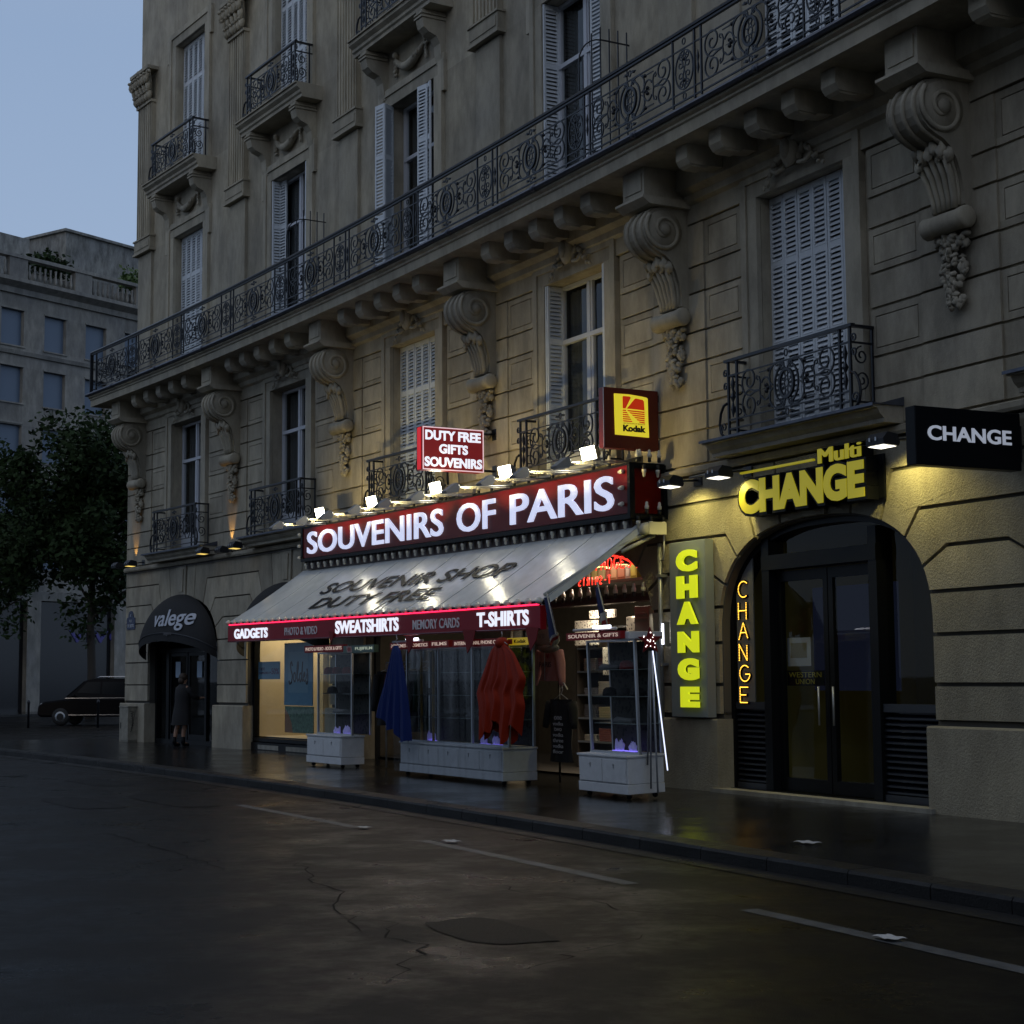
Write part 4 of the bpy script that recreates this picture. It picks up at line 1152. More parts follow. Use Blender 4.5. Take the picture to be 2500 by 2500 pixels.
part(T, 'glass', MB().quad((c-2.1, -.305, .1), (c+2.1, -.305, .1), (c+2.1, -.305, 3.6), (c-2.1, -.305, 3.6)), M_SHOPGLASS, 'F')
part(T, 'interior', room_mb(c-2.25, c+2.3, -.44, -3.6, .02, 3.8), M_OFFICE, 'F')
part(T, 'floor', MB().quad((c-2.2, -.4, .03), (c+2.2, -.4, .03), (c+2.2, -3.5, .03), (c-2.2, -3.5, .03)), M_FLOOR, 'F')
part(T, 'threshold', MB().box(c-2.25, c+2.25, -.42, .16, 0, .055), M_PLINTH, 'F')
lamp('AREA', FW(c+.3, -2.0, 3.7), FW(c+.3, -2.0, 0), 2.2, (1, .9, .55), root=T, size=1.2)
single('wall_display', 'large dim blue rate board inside the exchange office', 'screen', MB().box(c-3.0+.9, c-.3, -1.62, -1.58, 1.38, 2.85), mat('dim_blue_board', (.02, .022, .04), .4, spec=.1, emit=(.08, .10, .22), es=.05), MFW(c, -2.4, 1.35), 'F')
T = thing('paper_notice', 'white paper notice behind the left exchange office door', 'notice', MFW(c-1.0, -.36, 1.75))
part(T, 'sheet', MB().box(c-1.12, c-.62, -.372, -.366, 1.72, 2.10), mat('dull_paper', (.30, .31, .33), .7), 'F')
part(T, 'printed_panel', MB().box(c-1.05, c-.70, -.366, -.364, 1.83, 2.03), mat('beige_print', (.16, .14, .08), .7), 'F')
T = thing('strip_sign', 'black strip sign with dim yellow letters below the paper notice', 'sign', MFW(c-1.0, -.36, 1.5))
part(T, 'plate', MB().box(c-1.14, c-.35, -.375, -.366, 1.46, 1.66), M_BLACK, 'F')
lt = text_mb('WESTERN', c-1.1, c-.40, 1.57, 1.64, 0, .002).merge(text_mb('UNION', c-.95, c-.55, 1.48, 1.55, 0, .002)); lt.v = [(x, -.364-y, z) for x, y, z in lt.v]
part(T, 'lettering', lt, mat('dull_yellow', (.25, .22, .02), .5), 'F')
single('poster_panel', 'dark red panel on the wall at the right of the exchange office', 'poster', MB().box(c+1.2, c+2.1, -1.52, -1.5, 1.3, 2.35), mat('dark_red_print', (.10, .03, .02), .6, var=.3), MFW(c+1.5, -1.5, 1.3), 'F')
# --- arch 6 (beyond the picture edge): closed shop shutter
c = AC[5]
T = thing('closed_shop_front', 'dark shuttered shop front beyond the exchange office', 'shop front', MFW(c, -.25, 0))
m = MB(); archframe(m, c, A_, B_, ZS, 0, .1, -.3, -.15); part(T, 'frame', m, M_BLACK, 'F')
m = MB()
for i in range(44): m.box(c-2.1, c+2.1, -.27, -.245, .04+.08*i, .04+.08*i+.072)
part(T, 'roller_shutter', m, M_DKMET, 'F')
# ================================================================ SOUVENIR SIGNS AND AWNING
SU0, SU1, SW = 11.1, 23.36, .62
def sz0(u): return 4.09+(3.965-4.09)*(u-SU0)/(SU1-SU0)
def sz1(u): return 4.715+(4.685-4.715)*(u-SU0)/(SU1-SU0)
def strip(m, u0, u1, w, f0, f1, n=14):
    """box strip on the fascia between two height fractions, from the wall to depth w=(a, b)"""
    for i in range(n):
        a, b = u0+(u1-u0)*i/n, u0+(u1-u0)*(i+1)/n
        P = lambda u, ww, f: (u, ww, sz0(u)+(sz1(u)-sz0(u))*f)
        m.add([P(a, w[0], f0), P(b, w[0], f0), P(b, w[0], f1), P(a, w[0], f1), P(a, w[1], f0), P(b, w[1], f0), P(b, w[1], f1), P(a, w[1], f1)],
              [(4, 5, 6, 7), (0, 3, 2, 1), (0, 1, 5, 4), (3, 7, 6, 2), (0, 4, 7, 3), (1, 2, 6, 5)])
    return m
T = thing('fascia_sign', 'long red illuminated sign reading SOUVENIRS OF PARIS above the white awning', 'shop sign', MFW(17.2, 0, 3.95))
m = MB(); strip(m, SU0+.05, SU1-.05, (.05, SW), 0.02, 1)
part(T, 'red_panel', m, M_RED, 'F')
m = MB(); strip(m, SU0, SU1, (.03, SW+.03), -.10, 0.0); strip(m, SU0, SU1, (.03, SW+.012), 1.002, 1.05)
m.box(SU1-.05, SU1+.02, SW-.05, SW+.04, 3.90, 4.72); m.box(SU1-.05, SU1+.03, .0, .07, 3.90, 4.70); m.box(SU0-.03, SU0+.05, .03, SW+.02, 4.03, 4.75)
m.box(SU1-.02, SU1+.012, .07, SW-.05, 3.90, 3.96); m.box(SU1-.02, SU1+.012, .07, SW-.05, 4.64, 4.72)
part(T, 'frame', m, M_BLACK, 'F')
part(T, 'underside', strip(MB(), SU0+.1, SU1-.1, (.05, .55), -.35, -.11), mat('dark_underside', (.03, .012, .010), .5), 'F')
for wd, a, b in (('SOUVENIRS', 11.40, 17.30), ('OF', 17.83, 19.2), ('PARIS', 19.72, 22.90)):
    lt = text_mb(wd, a, b, .13, .86, 0, .03, .012)
    lt.v = [(x, SW+.004-y, sz0(x)+(sz1(x)-sz0(x))*z) for x, y, z in lt.v]
    part(T, 'lettering', lt, M_WHITE_L, 'F')
pts = [(SU0+.15+.305*i, SW-.02, sz0(SU0+.3*i)-.10) for i in range(40)]
bulbs(T, pts, False, 1.0)
bulbs(T, [(SU0+.4+.62*i+(.16 if i % 2 else 0), SW-.06, sz1(SU0+.6*i)+.10) for i in range(20)], True, 1.0)
bulbs(T, [(SU1+.05, .16+.17*i, 4.80) for i in range(3)], True, 1.0); bulbs(T, [(SU1+.07, .18+.22*i, 4.03) for i in range(2)], True, 1.0)
bulbs(T, [(SU1+.07, .2+.24*i, 4.62) for i in range(2)], False, 1.0); bulbs(T, [(SU1+.05, .10+.22*i, 3.86) for i in range(3)], False, 1.0)
for zz in (4.12, 4.36, 4.60):                                      # side facing bulbs at both ends of the panel
    for uu, sg in ((SU1-.16, -1), (SU0-.02, -1)):
        o = part(T, 'bulb', bulb_mb(True, 1.0), M_BULB); o.matrix_basis = WORLD[T.name].inverted() @ MFW(uu, SW+.05, zz) @ Matrix.Rotation(R(-90), 4, 'Y')
# awning
def az(u, t):
    u0, u1 = 10.9+(10.6-10.9)*t, 23.4+(23.15-23.4)*t
    U = u0+(u1-u0)*u
    zt = 3.86-.055*u; zb = 2.775-.085*u
    return (U, .50+1.53*t, zt+(zb-zt)*t-.03*math.sin(math.pi*t)+.012*math.sin(u*46)*t*(1-t)*2)
T = thing('retractable_awning', 'long sloping white awning with red valance over the souvenir shop', 'awning', MFW(17, .5, 2.3))
m = MB()
m.grid(lambda a, b: az(a, b), 60, 12); n0 = len(m.v)
m2 = MB().grid(lambda a, b: (lambda p: (p[0], p[1], p[2]-.012))(az(a, b)), 60, 12)
m.merge(m2)
part(T, 'fabric', m, M_AWN, 'F')
seam = MB()
for q in range(1, 11): seam.tube([(lambda p: (p[0], p[1], p[2]+.002))(az(q/11, t/10)) for t in range(11)], .006, 4)
part(T, 'seam', seam, mat('grey_seam', (.36, .38, .40), .35), 'F')
hem = MB().grid(lambda a, b: (lambda p: (p[0], p[1], p[2]-.012-.11*b))(az(1, a)), 12, 1)
part(T, 'side_hem', hem, M_AWN, 'F')
def on_awn(txt, ua, ub, ta, tb, bold):
    lt = text_mb(txt, 0, 1, 0, 1, 0, .004, bold)
    out = []
    for x, y, z in lt.v:
        t = tb+(ta-tb)*z; U = ua+(ub-ua)*x
        u0, u1 = 10.9-.3*t, 23.4-.25*t
        p = az((U-u0)/(u1-u0), t); out.append((U, p[1]+.010-y*.5, p[2]+.016-y))
    lt.v = out; return lt
part(T, 'lettering', on_awn('SOUVENIR SHOP', 13.45, 20.75, .345, .545, .012), M_AWNTXT, 'F')
part(T, 'lettering', on_awn('DUTY FREE', 14.0, 18.95, .645, .845, .012), M_AWNTXT, 'F')
def vz(u): return -.085*(u-10.6)/12.55
VA, VB = 10.62, 23.17
m = MB(); n = 16
for i in range(n):
    a, b = VA+(VB-VA)*i/n, VA+(VB-VA)*(i+1)/n
    P = lambda u, w, z: (u, w, z+vz(u))
    m.add([P(a, 1.96, 2.36), P(b, 1.96, 2.36), P(b, 1.96, 2.71), P(a, 1.96, 2.71), P(a, 2.06, 2.36), P(b, 2.06, 2.36), P(b, 2.06, 2.69), P(a, 2.06, 2.69)],
          [(4, 5, 6, 7), (0, 3, 2, 1), (0, 1, 5, 4), (3, 7, 6, 2)]+([(0, 4, 7, 3)] if i == 0 else [])+([(1, 2, 6, 5)] if i == n-1 else []))
part(T, 'valance', m, M_DKRED, 'F')
part(T, 'neon_tube', MB().tube([(u, 2.055, 2.715+vz(u)) for u in [VA+.05+(VB-VA-.1)*i/30 for i in range(31)]], .012, 6), M_PINKNEON, 'F')
part(T, 'front_bar', MB().tube([(u, 1.99, 2.745+vz(u)) for u in [VA-.08+(VB-VA+.16)*i/30 for i in range(31)]], .035, 8), M_BLACK, 'F')
part(T, 'bottom_trim', MB().tube([(u, 2.062, 2.375+vz(u)) for u in [VA+(VB-VA)*i/30 for i in range(31)]], .012, 5), mat('maroon_trim', (.12, .02, .035), .25), 'F')
for wd, a, b, z0, z1, mt, bd in (('GADGETS', 10.98, 12.69, 2.425, 2.625, M_WHITE_L2, .03), ('PHOTO & VIDEO', 13.53, 15.04, 2.45, 2.60, M_GREY_L, .005), ('SWEATSHIRTS', 15.85, 18.43, 2.435, 2.665, M_WHITE_L2, .03),
                                 ('MEMORY CARDS', 18.97, 20.63, 2.445, 2.60, M_GREY_L, .005), ('T-SHIRTS', 21.22, 22.84, 2.43, 2.655, M_WHITE_L2, .03)):
    lt = text_mb(wd, a, b, z0, z1, 0, .012, bd); lt.v = [(x, 2.062-y, z+vz(x)) for x, y, z in lt.v]
    part(T, 'lettering', lt, mt, 'F')
def rowbulb():
    m = MB(); m.ball((0, 0, 0), (.062, .062, .045), 10, 7); m.lathe([(.02, .02), (.028, .022), (.028, .05), (.01, .052)], (0, 0, 0), 8); return m
src = None
for i in range(40):
    u = VA-.02+.321*i
    M = WORLD[T.name].inverted() @ MFW(u, 2.045, 2.762+vz(u))
    if src is None:
        src = part(T, 'bulb', rowbulb(), M_BULB); src.matrix_basis = M
    else: proto_copy(src, T, M)
arm = MB()
for uu in (23.05, 17.2, 11.2):
    arm.tube([(uu+.35, .25, 3.74), (uu+.28, .75, 3.52), (uu+.05, 1.95, 2.76)], .035, 6)
    arm.tube([(uu+.35, .25, 3.66), (uu+.30, .8, 3.40)], .03, 6)
arm.box(23.36, 23.52, .12, .42, 3.66, 3.84)
arm.lathe([(.02, -.09), (.09, -.085), (.09, .085), (.02, .09)], (23.42, .45, 3.74), 12, 0)
part(T, 'folding_arm', arm, mat('cream_metal', (.42, .41, .36), .4), 'F')
# projecting red sign
DU = 18.2
T = thing('projecting_sign', 'red projecting lightbox reading DUTY FREE GIFTS SOUVENIRS', 'shop sign', MFW(DU, .9, 5.15) @ Matrix.Rotation(R(90), 4, 'Z'))
# local x points into the wall, y to the left of the panel: face is at y = 0 looking to -y
part(T, 'box', MB().box(-.60, .60, .0, .22, .0, .745), mat('red_lightbox', (.20, .015, .018), .4, emit=(.22, .018, .022), es=.45, spec=.2), bevel=.01)
e_ = MB()
for x0, x1, z0, z1 in ((-.595, .595, .0, .018), (-.595, .595, .727, .745), (-.595, -.577, .018, .727), (.577, .595, .018, .727)): e_.box(x0, x1, -.006, -.001, z0, z1)
part(T, 'border', e_, emit_mat('lit_border', (.8, .55, .6), .8))
for wd, a, b, z0, z1 in (('DUTY FREE', -.545, .535, .515, .685), ('GIFTS', -.28, .28, .29, .455), ('SOUVENIRS', -.56, .56, .055, .225)):
    part(T, 'lettering', text_mb(wd, a, b, z0, z1, -.001, .010, .035), M_WHITE_L2)
part(T, 'edge_strip', MB().box(-.612, -.602, .05, .17, .01, .735), emit_mat('lit_red_edge', (.75, .012, .018), .6))
part(T, 'bracket', MB().tube([(.6, .11, .70), (.88, .11, .70)], .02, 6).tube([(.6, .11, .05), (.88, .11, .05)], .02, 6).box(.87, .90, .03, .19, .60, .80).box(.87, .90, .03, .19, -.05, .15), M_DKMET)
# yellow film-brand lightbox
KU = 23.24
T = thing('projecting_sign', 'dark red projecting lightbox with a yellow film brand panel', 'shop sign', MFW(KU, .525, 4.93) @ Matrix.Rotation(R(90), 4, 'Z'))
part(T, 'box', MB().box(-.475, .475, 0, .14, 0, .90), mat('deep_red_box', (.12, .012, .006), .35), bevel=.006)
part(T, 'edge_trim', MB().box(-.478, -.474, .0, .012, .01, .89), M_ALU)
part(T, 'bracket', MB().box(.48, .53, .02, .12, .74, .84).box(.48, .53, .02, .12, .02, .12), M_DKMET)
# panel, gently rounded upper right corner
def pp(x, z): return (-.475+.95*x, .90*z)
pl = [pp(.185, .90), pp(.45, .905), pp(.70, .885), pp(.775, .875), pp(.80, .86), pp(.805, .50), pp(.815, .215), pp(.81, .21), pp(.195, .225)]
pan = part(T, 'yellow_panel', MB().prism(pl, -.014, -.001, 1), emit_mat('lit_yellow_panel', (.66, .54, .03), .86))
RED_L = emit_mat('lit_red_print', (.42, .022, .004), .8)
y0, y1 = -.018, -.015
lm = MB()
lm.prism([pp(.335, .855), pp(.345, .868), pp(.465, .868), pp(.485, .850), pp(.385, .665), pp(.335, .665)], y0, y1, 1)
lm.prism([pp(.41, .665), pp(.55, .83), pp(.575, .845), pp(.70, .83), pp(.725, .81), pp(.735, .655), pp(.60, .662)], y0, y1, 1)
for i in range(6):
    z = .642-.035*i; s = .03
    lx = .385+.022*i
    lm.prism([pp(.335, z), pp(lx+.0, z), pp(lx+.018, z-.019), pp(.335+(.012 if i == 5 else 0), z-.019)], y0, y1, 1)
    rx = .415+.042*i
    lm.prism([pp(rx, z), pp(.735, z-.006), pp(.735, z-.028), pp(rx+.022, z-.020)], y0, y1, 1)
part(T, 'emblem', lm, RED_L)
part(T, 'lettering', text_mb('Kodak', *[pp(.335, 0)[0], pp(.755, 0)[0]], .90*.285, .90*.395, -.015, .004, .055), mat('black_print', (.01, .01, .01), .5))
part(T, 'lettering', text_mb('LES PRODUITS ET SERVICES', pp(.345, 0)[0], pp(.745, 0)[0], .90*.412, .90*.433, -.015, .002), mat('brown_print', (.12, .05, .01), .5))
# ---------------------------------------------------------------- floodlights
def flood_mb(w=.42, h=.21, d=.14):
    m = MB(); m.add([(-w/2, -d, -h/2), (w/2, -d, -h/2), (w/2, -d, h/2), (-w/2, -d, h/2), (-w*.3, 0, -h*.25), (w*.3, 0, -h*.25), (w*.3, 0, h*.25), (-w*.3, 0, h*.25)],
          [(0, 4, 5, 1), (1, 5, 6, 2), (2, 6, 7, 3), (3, 7, 4, 0), (4, 7, 6, 5)])
    return m
ordn = ('leftmost', 'second from the left', 'middle', 'second from the right', 'rightmost')
for k, (u, w, z) in enumerate(((12.05, .52, 5.01), (14.42, .52, 5.02), (17.05, .52, 5.02), (19.58, .52, 5.03), (22.22, .52, 5.02))):
    T = thing('floodlight', 'glaring lit floodlight above the red sign, %s of the five' % ordn[k], 'floodlight', MFW(u, w, z) @ Matrix.Rotation(R(14), 4, 'X'), 'lit floodlights above the red sign')
    part(T, 'housing', flood_mb(), M_GREYMET)
    part(T, 'lit_face', MB().quad((-.20, -.144, -.095), (.20, -.144, -.095), (.20, -.144, .095), (-.20, -.144, .095)), M_FLOOD)
    part(T, 'bracket', MB().tube([(0, .02, -.05), (0, .05, -.22), (0, .08, -.30)], .018, 6).box(-.24, .24, -.03, .0, -.015, .015), M_GREYMET)
uarm = [12.25, 13.42, 14.6, 15.8, 17.05, 18.35, 19.65, 20.85, 21.95, 23.2]
for k, u in enumerate(uarm):
    T = thing('arm_lamp', 'grey floodlight head on a long arm leaning out over the red sign', 'floodlight', MFW(u, SW, 4.78), 'arm lamps reaching out over the red sign')
    part(T, 'arm', MB().tube([(0, .1, -.02), (0, -1.0, -.09)], .013, 6).tube([(.05, .1, -.05), (.05, -.96, -.12)], .008, 5), M_GREYMET)
    hd = MB(); hd.prism([(-.97, -.13), (-.985, -.05), (-1.03, -.03), (-1.22, -.17), (-1.20, -.205), (-1.0, -.185)], -.085, .085, 0)
    part(T, 'head', hd, mat('pale_grey_lamp', (.26, .27, .28), .5) if k == 0 else bpy.data.materials['pale_grey_lamp'])
    part(T, 'lit_face', MB().quad((-.07, -.965, -.06), (.07, -.965, -.06), (.07, -.985, -.17), (-.07, -.985, -.17)), M_LAMPFACE)
    lamp('SPOT', FW(u, SW+.90, 4.62), FW(u+.1, -.1, 5.55), 52, (1, .77, .30), root=T, spot_size=R(100), spot_blend=.6, shadow_soft_size=.05)
# ---------------------------------------------------------------- exchange office signs
T = thing('vertical_sign', 'tall grey wall panel with six yellow letters spelling CHANGE', 'shop sign', MFW(24.1, .02, 1.02))
part(T, 'panel', MB().box(-.45, .45, -.15, .0, 0, 2.5), mat('grey_panel', (.22, .25, .26), .45), bevel=.008)
for ch, z0, z1 in (('C', 3.08, 3.39), ('H', 2.70, 3.02), ('A', 2.33, 2.65), ('N', 1.93, 2.23), ('G', 1.54, 1.85), ('E', 1.16, 1.45)):
    w_ = .25 if ch != 'E' else .22
    x_ = 24.16-24.1+({'E': .03, 'N': .01}.get(ch, 0))
    part(T, 'letter', text_mb(ch, x_-w_, x_+w_, z0-1.02, z1-1.02, -.18, .035, .07), M_YEL_L)
    part(T, 'letter_shadow_gap', text_mb(ch, x_-w_*.9, x_+w_*.9, z0-1.02+.01, z1-1.02-.01, -.15, .03, .04), M_BLACK)
T = thing('led_sign', 'narrow dotted LED sign spelling CHANGE behind the exchange window', 'shop sign', MFW(25.0, -.17, 1.18))
part(T, 'backing', MB().box(-.19, .20, 0, .02, 0, 2.05), mat('grey_led_panel', (.10, .105, .11), .5))
def resample(pts, d):
    out = [pts[0]]; acc = 0
    for i in range(1, len(pts)):
        p, q = Vector(pts[i-1]), Vector(pts[i]); L = (q-p).length; s = d-acc
        while s <= L+1e-6: out.append(tuple(p+(q-p)*(s/L))); s += d
        acc = (acc+L) % d
    return out
M_LED = emit_mat('amber_led', (1.0, .52, .05), 3.0)
for ch, z0, z1 in (('C', 2.68, 2.90), ('H', 2.38, 2.61), ('A', 2.10, 2.33), ('N', 1.81, 2.03), ('G', 1.52, 1.74), ('E', 1.23, 1.44)):
    m, kb_ = MB(), MB(); x0 = -.11; h = z1-z0
    for g_ in GL[ch]:
        p2 = [(x0+p[0]*.30, z0-1.18+p[1]*h) for p in g_]
        kb_.tube([(p[0], -.004, p[1]) for p in p2], .022, 5)
        for p in resample(p2, .022): m.ball((p[0], -.028, p[1]), .0075, 6, 4)
    o = part(T, 'letter', kb_, M_BLACK); part(T, 'led_dots', m, M_LED, parent=o)
T = thing('lettered_sign', 'yellow block lettering Multi CHANGE on black above the exchange arch', 'shop sign', MFW(26.85, .05, 3.7))
def mp(lt, w): lt.v = [(x, w-y, z) for x, y, z in lt.v]; return lt
part(T, 'backing_letters', mp(text_mb('CHANGE', 25.46, 28.17, 3.72, 4.25, 0, .19, .10), .05).merge(mp(text_mb('Multi', 27.215, 28.04, 4.255, 4.455, 0, .165).merge(text_mb('Multi', 27.28, 28.10, 4.255, 4.455, 0, .17)), .06)).box(25.62, 28.28, .03, .06, 3.74, 4.28), M_BLACK, 'F')
part(T, 'lettering', mp(text_mb('CHANGE', 25.51, 28.14, 3.755, 4.22, 0, .012, .055), .245), M_YEL_D, 'F')
part(T, 'lettering', mp(text_mb('Multi', 27.225, 28.05, 4.262, 4.45, 0, .012).merge(text_mb('Multi', 27.245, 28.07, 4.262, 4.45, 0, .013)).merge(text_mb('Multi', 27.26, 28.085, 4.262, 4.45, 0, .014)), .235), M_YEL_D, 'F')
part(T, 'underline_bar', MB().box(25.53, 27.12, .20, .245, 4.318, 4.345), M_YEL_D, 'F')
T = thing('projecting_sign', 'black projecting box sign with white letters at the right picture edge', 'shop sign', MFW(30.6, .80, 3.80) @ Matrix.Rotation(R(90), 4, 'Z'))
part(T, 'box', MB().box(-.72, .74, 0, .16, 0, .63), M_BLACK, bevel=.008)
part(T, 'lettering', text_mb('CHANGE', -.56, .60, .27, .43, -.001, .010, .02), emit_mat('pale_letter', (.42, .46, .55), .55))
part(T, 'bracket', MB().box(.74, .78, .03, .13, .1, .5), M_DKMET)
def wall_lamp(u, w, z, label, face, e, col, group, tilt=0, up_=None):
    T = thing('wall_floodlight', label, 'floodlight', MFW(u, w, z), group)
    h = MB(); h.prism([(.08, -.02), (.05, .08), (-.10, .10), (-.17, .02), (-.16, -.05), (.06, -.06)], -.16, .16, 0)
    part(T, 'housing', h, M_DKMET)
    part(T, 'lit_face', MB().quad((-.14, .045, -.066), (.14, .045, -.066), (.14, -.155, -.056), (-.14, -.155, -.056)), face)
    part(T, 'bracket', MB().tube([(0, .06, .03), (0, w-.02, .06)], .016, 5).box(-.1, .1, w-.03, w, -.02, .12), M_DKMET)
    for x in (-.09, .02): part(T, 'clip', MB().box(x, x+.02, -.18, -.165, .0, .045), M_ALU)
    if e: lamp('SPOT', FW(u, w, z-.10), FW(u+.05, .04, z-.95), e, col, root=T, spot_size=R(140), spot_blend=.5, shadow_soft_size=.08)
    if up_: lamp('SPOT', FW(u+(-.5 if u < 1 else .1), .16, z+.12), FW(u+(-.5 if u < 1 else .1), -.05, z+.9), up_*4, (1, .55, .15), root=T, spot_size=R(48), spot_blend=.7, shadow_soft_size=.03)
    return T
LY = (1, .84, .24)
for u, w, lab in ((24.2, .45, 'black floodlight between the red sign end and the yellow lettering'), (25.4, .45, 'black floodlight at the left end of the yellow lettering'), (28.8, .45, 'black floodlight right of the yellow lettering near the black sign')):
    wall_lamp(u, w, 4.33, lab, M_LAMPFACE, 44, LY, 'exchange office wall floodlights')
part(bpy.data.objects['wall_floodlight.001'], 'cross_rail', MB().tube([(-1.0, .15, .06), (-.1, .15, .07)], .02, 5), M_ALU)
for u, w, lab, lit, upw in ((-.55, .30, 'small unlit floodlight at the far left corner of the building', None, None), (.45, .34, 'small yellow lit floodlight left of the corner shop balcony', 1, 5.0),
                       (5.35, .45, 'small yellow lit floodlight right of the corner shop balcony', 1, None), (5.9, .2, 'small upward shining floodlight on the wall between the first two balconies', None, 6.0), (7.25, .45, 'small yellow lit floodlight under the second balcony', 1, None)):
    wall_lamp(u, w, 4.64, lab, M_LAMPYEL if lit else M_GREYMET, 0, LY, 'small floodlights under the left balconies', up_=upw)  # where given, an upward spot puts an orange glow on the wall
# ================================================================ THINGS ON THE PAVEMENT
M_CLEAR = glass_mat('clear_plastic', (.80, .82, .84), .6, .12)
M_BLUELED = emit_mat('blue_violet_glow', (.26, .20, 1.0), 1.2)
def cabinet(label, u, w, hw, bz, base_d, back, gd, gh, lean=0, posts=(), group='white display cabinets outside the souvenir shop'):
    T = thing('display_cabinet', label, 'cabinet', MFW(u, w, 0) @ Matrix.Rotation(R(lean), 4, 'X'), group)
    m = MB(); m.box(-hw, hw, 0, base_d, .20, bz-.02); m.box(-hw-.02, hw+.02, -.02, base_d+.01, bz-.018, bz+.012); m.box(-hw-.01, hw+.01, -.012, base_d, .07, .195)
    part(T, 'base', m, M_CAB, bevel=.006)
    nd = max(2, round(hw*2/.72)); dw = (2*hw-.06)/nd
    for i in range(nd):
        x = -hw+.03+dw*i
        d = part(T, 'cupboard_door', MB().box(x+.008, x+dw-.008, -.016, -.001, .215, bz-.05), M_CAB, bevel=.003)
        part(T, 'lock', MB().lathe([(.004, -.030), (.014, -.028), (.014, -.016), (.004, -.015)], (x+dw*.5, 0, bz-.11), 8, 1).box(x+dw*.5-.006, x+dw*.5+.006, -.026, -.018, bz-.16, bz-.125), M_ALU, parent=d)
    for sx_ in (-1, 1):
        for y in (.08, base_d-.08): part(T, 'castor', MB().lathe([(.02, -.02), (.035, -.018), (.035, .018), (.02, .02)], (sx_*(hw-.12), y, .036), 10, 0), M_BLACK)
    g0, g1 = back, back+gd; t = .035
    f = MB()
    xs = [-hw+.02, hw-.02]+[q for q in posts]
    for x in xs:
        f.box(x-t/2, x+t/2, g0, g0+t, bz+.013, gh)
        if abs(x) > hw-.03: f.box(x-t/2, x+t/2, g1-t, g1, bz+.013, gh)
    f.box(-hw, hw, g0-.002, g1, gh, gh+.03); f.box(-hw, hw, g0-.004, g0+t+.004, bz+.0125, bz+.04)
    part(T, 'frame', f, M_ALU)
    gl = MB(); gl.quad((-hw+.04, g0+.015, bz+.04), (hw-.04, g0+.015, bz+.04), (hw-.04, g0+.015, gh), (-hw+.04, g0+.015, gh))
    for s in (-1, 1): gl.quad((s*(hw-.02), g0+.04, bz+.02), (s*(hw-.02), g1-.04, bz+.02), (s*(hw-.02), g1-.04, gh), (s*(hw-.02), g0+.04, gh))
    part(T, 'glass', gl, M_SHOPGLASS)
    part(T, 'back_panel', MB().box(-hw+.04, hw-.04, g1-.02, g1-.006, bz+.02, gh-.01), bpy.data.materials.get('postcard_rows') or print_mat('postcard_rows', (.055, .05, .045), (.012, .010, .014), 13))
    for z in (.96, 1.32, 1.68): part(T, 'glass_shelf', MB().box(-hw+.05, hw-.05, g0+.05, g1-.03, z, z+.008), bpy.data.materials.get('shelf_glass') or mat('shelf_glass', (.20, .24, .24), .1))
    return T
def hat(kind):
    m = MB(); m.lathe([(.001, .13), (.05, .125), (.085, .10), (.10, .05), (.102, .0)], (0, 0, 0), 14)
    if kind: m.lathe([(.10, .0), (.17, -.004), (.172, .006), (.10, .012)], (0, 0, 0), 16)
    return m
M_HATB = mat('black_felt', (.012, .012, .014), .9); M_HATR = mat('red_felt', (.20, .012, .014), .85); M_GREYK = mat('grey_knit', (.16, .16, .17), .9)
def goods(u, w, gz, items, gname):
    for (dx, z, kind, lab) in items:
        M = MFW(u+dx, w, z)
        if kind == 'bhat': single('hat', lab, 'hat', hat(1), M_HATB, M, group=gname)
        elif kind == 'rhat': single('beret', lab, 'hat', hat(0), M_HATR, M, group=gname)
        elif kind == 'scarf':
            m = MB()
            for q in range(3): m.tube([(-.22, .03*q, .035+.02*(q % 2)), (0, .03*q, .04), (.22, .03*q, .035)], .035, 7)
            single('rolled_scarf', lab, 'scarf', m, M_GREYK, M, group=gname)
        elif kind == 'glow':
            T = thing('glowing_souvenir', lab, 'souvenir', M, gname)
            m = MB(); 
            for q in range(5): m.ball((-.08+.04*q+rnd.uniform(-.01, .01), rnd.uniform(-.02, .02), .04+rnd.uniform(0, .03)), (.03, .03, .05+.05*rnd.random()), 6, 5, .25)
            part(T, 'crystal_block', m, mat('frosted_crystal', (.5, .5, .6), .2, emit=(.25, .22, .8), es=.16) if 'frosted_crystal' not in bpy.data.materials else bpy.data.materials['frosted_crystal'], bevel=.01)
            part(T, 'light_base', MB().box(-.12, .12, -.05, .05, 0, .010), M_BLUELED)
cab1 = cabinet('white display cabinet on the left, in front of the lit lingerie window', 15.1, 1.95, .755, .57, .45, .20, .40, 2.06)
goods(15.0, 1.60, .6, [(-.1, .585, 'glow', 'violet lit souvenir on the floor of the left cabinet'), (.35, .585, 'glow', 'second violet lit souvenir on the right in the left cabinet'),
      (-.45, 1.69, 'rhat', 'red beret at the left on the top shelf of the left cabinet'), (-.1, 1.69, 'rhat', 'red beret in the middle of the top shelf of the left cabinet'), (.35, 1.69, 'rhat', 'red beret at the right on the top shelf of the left cabinet'),
      (-.3, 1.33, 'bhat', 'black brimmed hat on the left of the second shelf, left cabinet'), (.25, 1.33, 'bhat', 'black brimmed hat on the right of the second shelf, left cabinet'), (0, .97, 'scarf', 'rolled grey scarf on the low shelf of the left cabinet')], 'goods in the left cabinet')
cab2 = cabinet('long white display cabinet in the middle wrapped in clear plastic', 20.02, 1.95, 1.76, .55, .58, .10, .46, 2.06, posts=(-.58, .58))
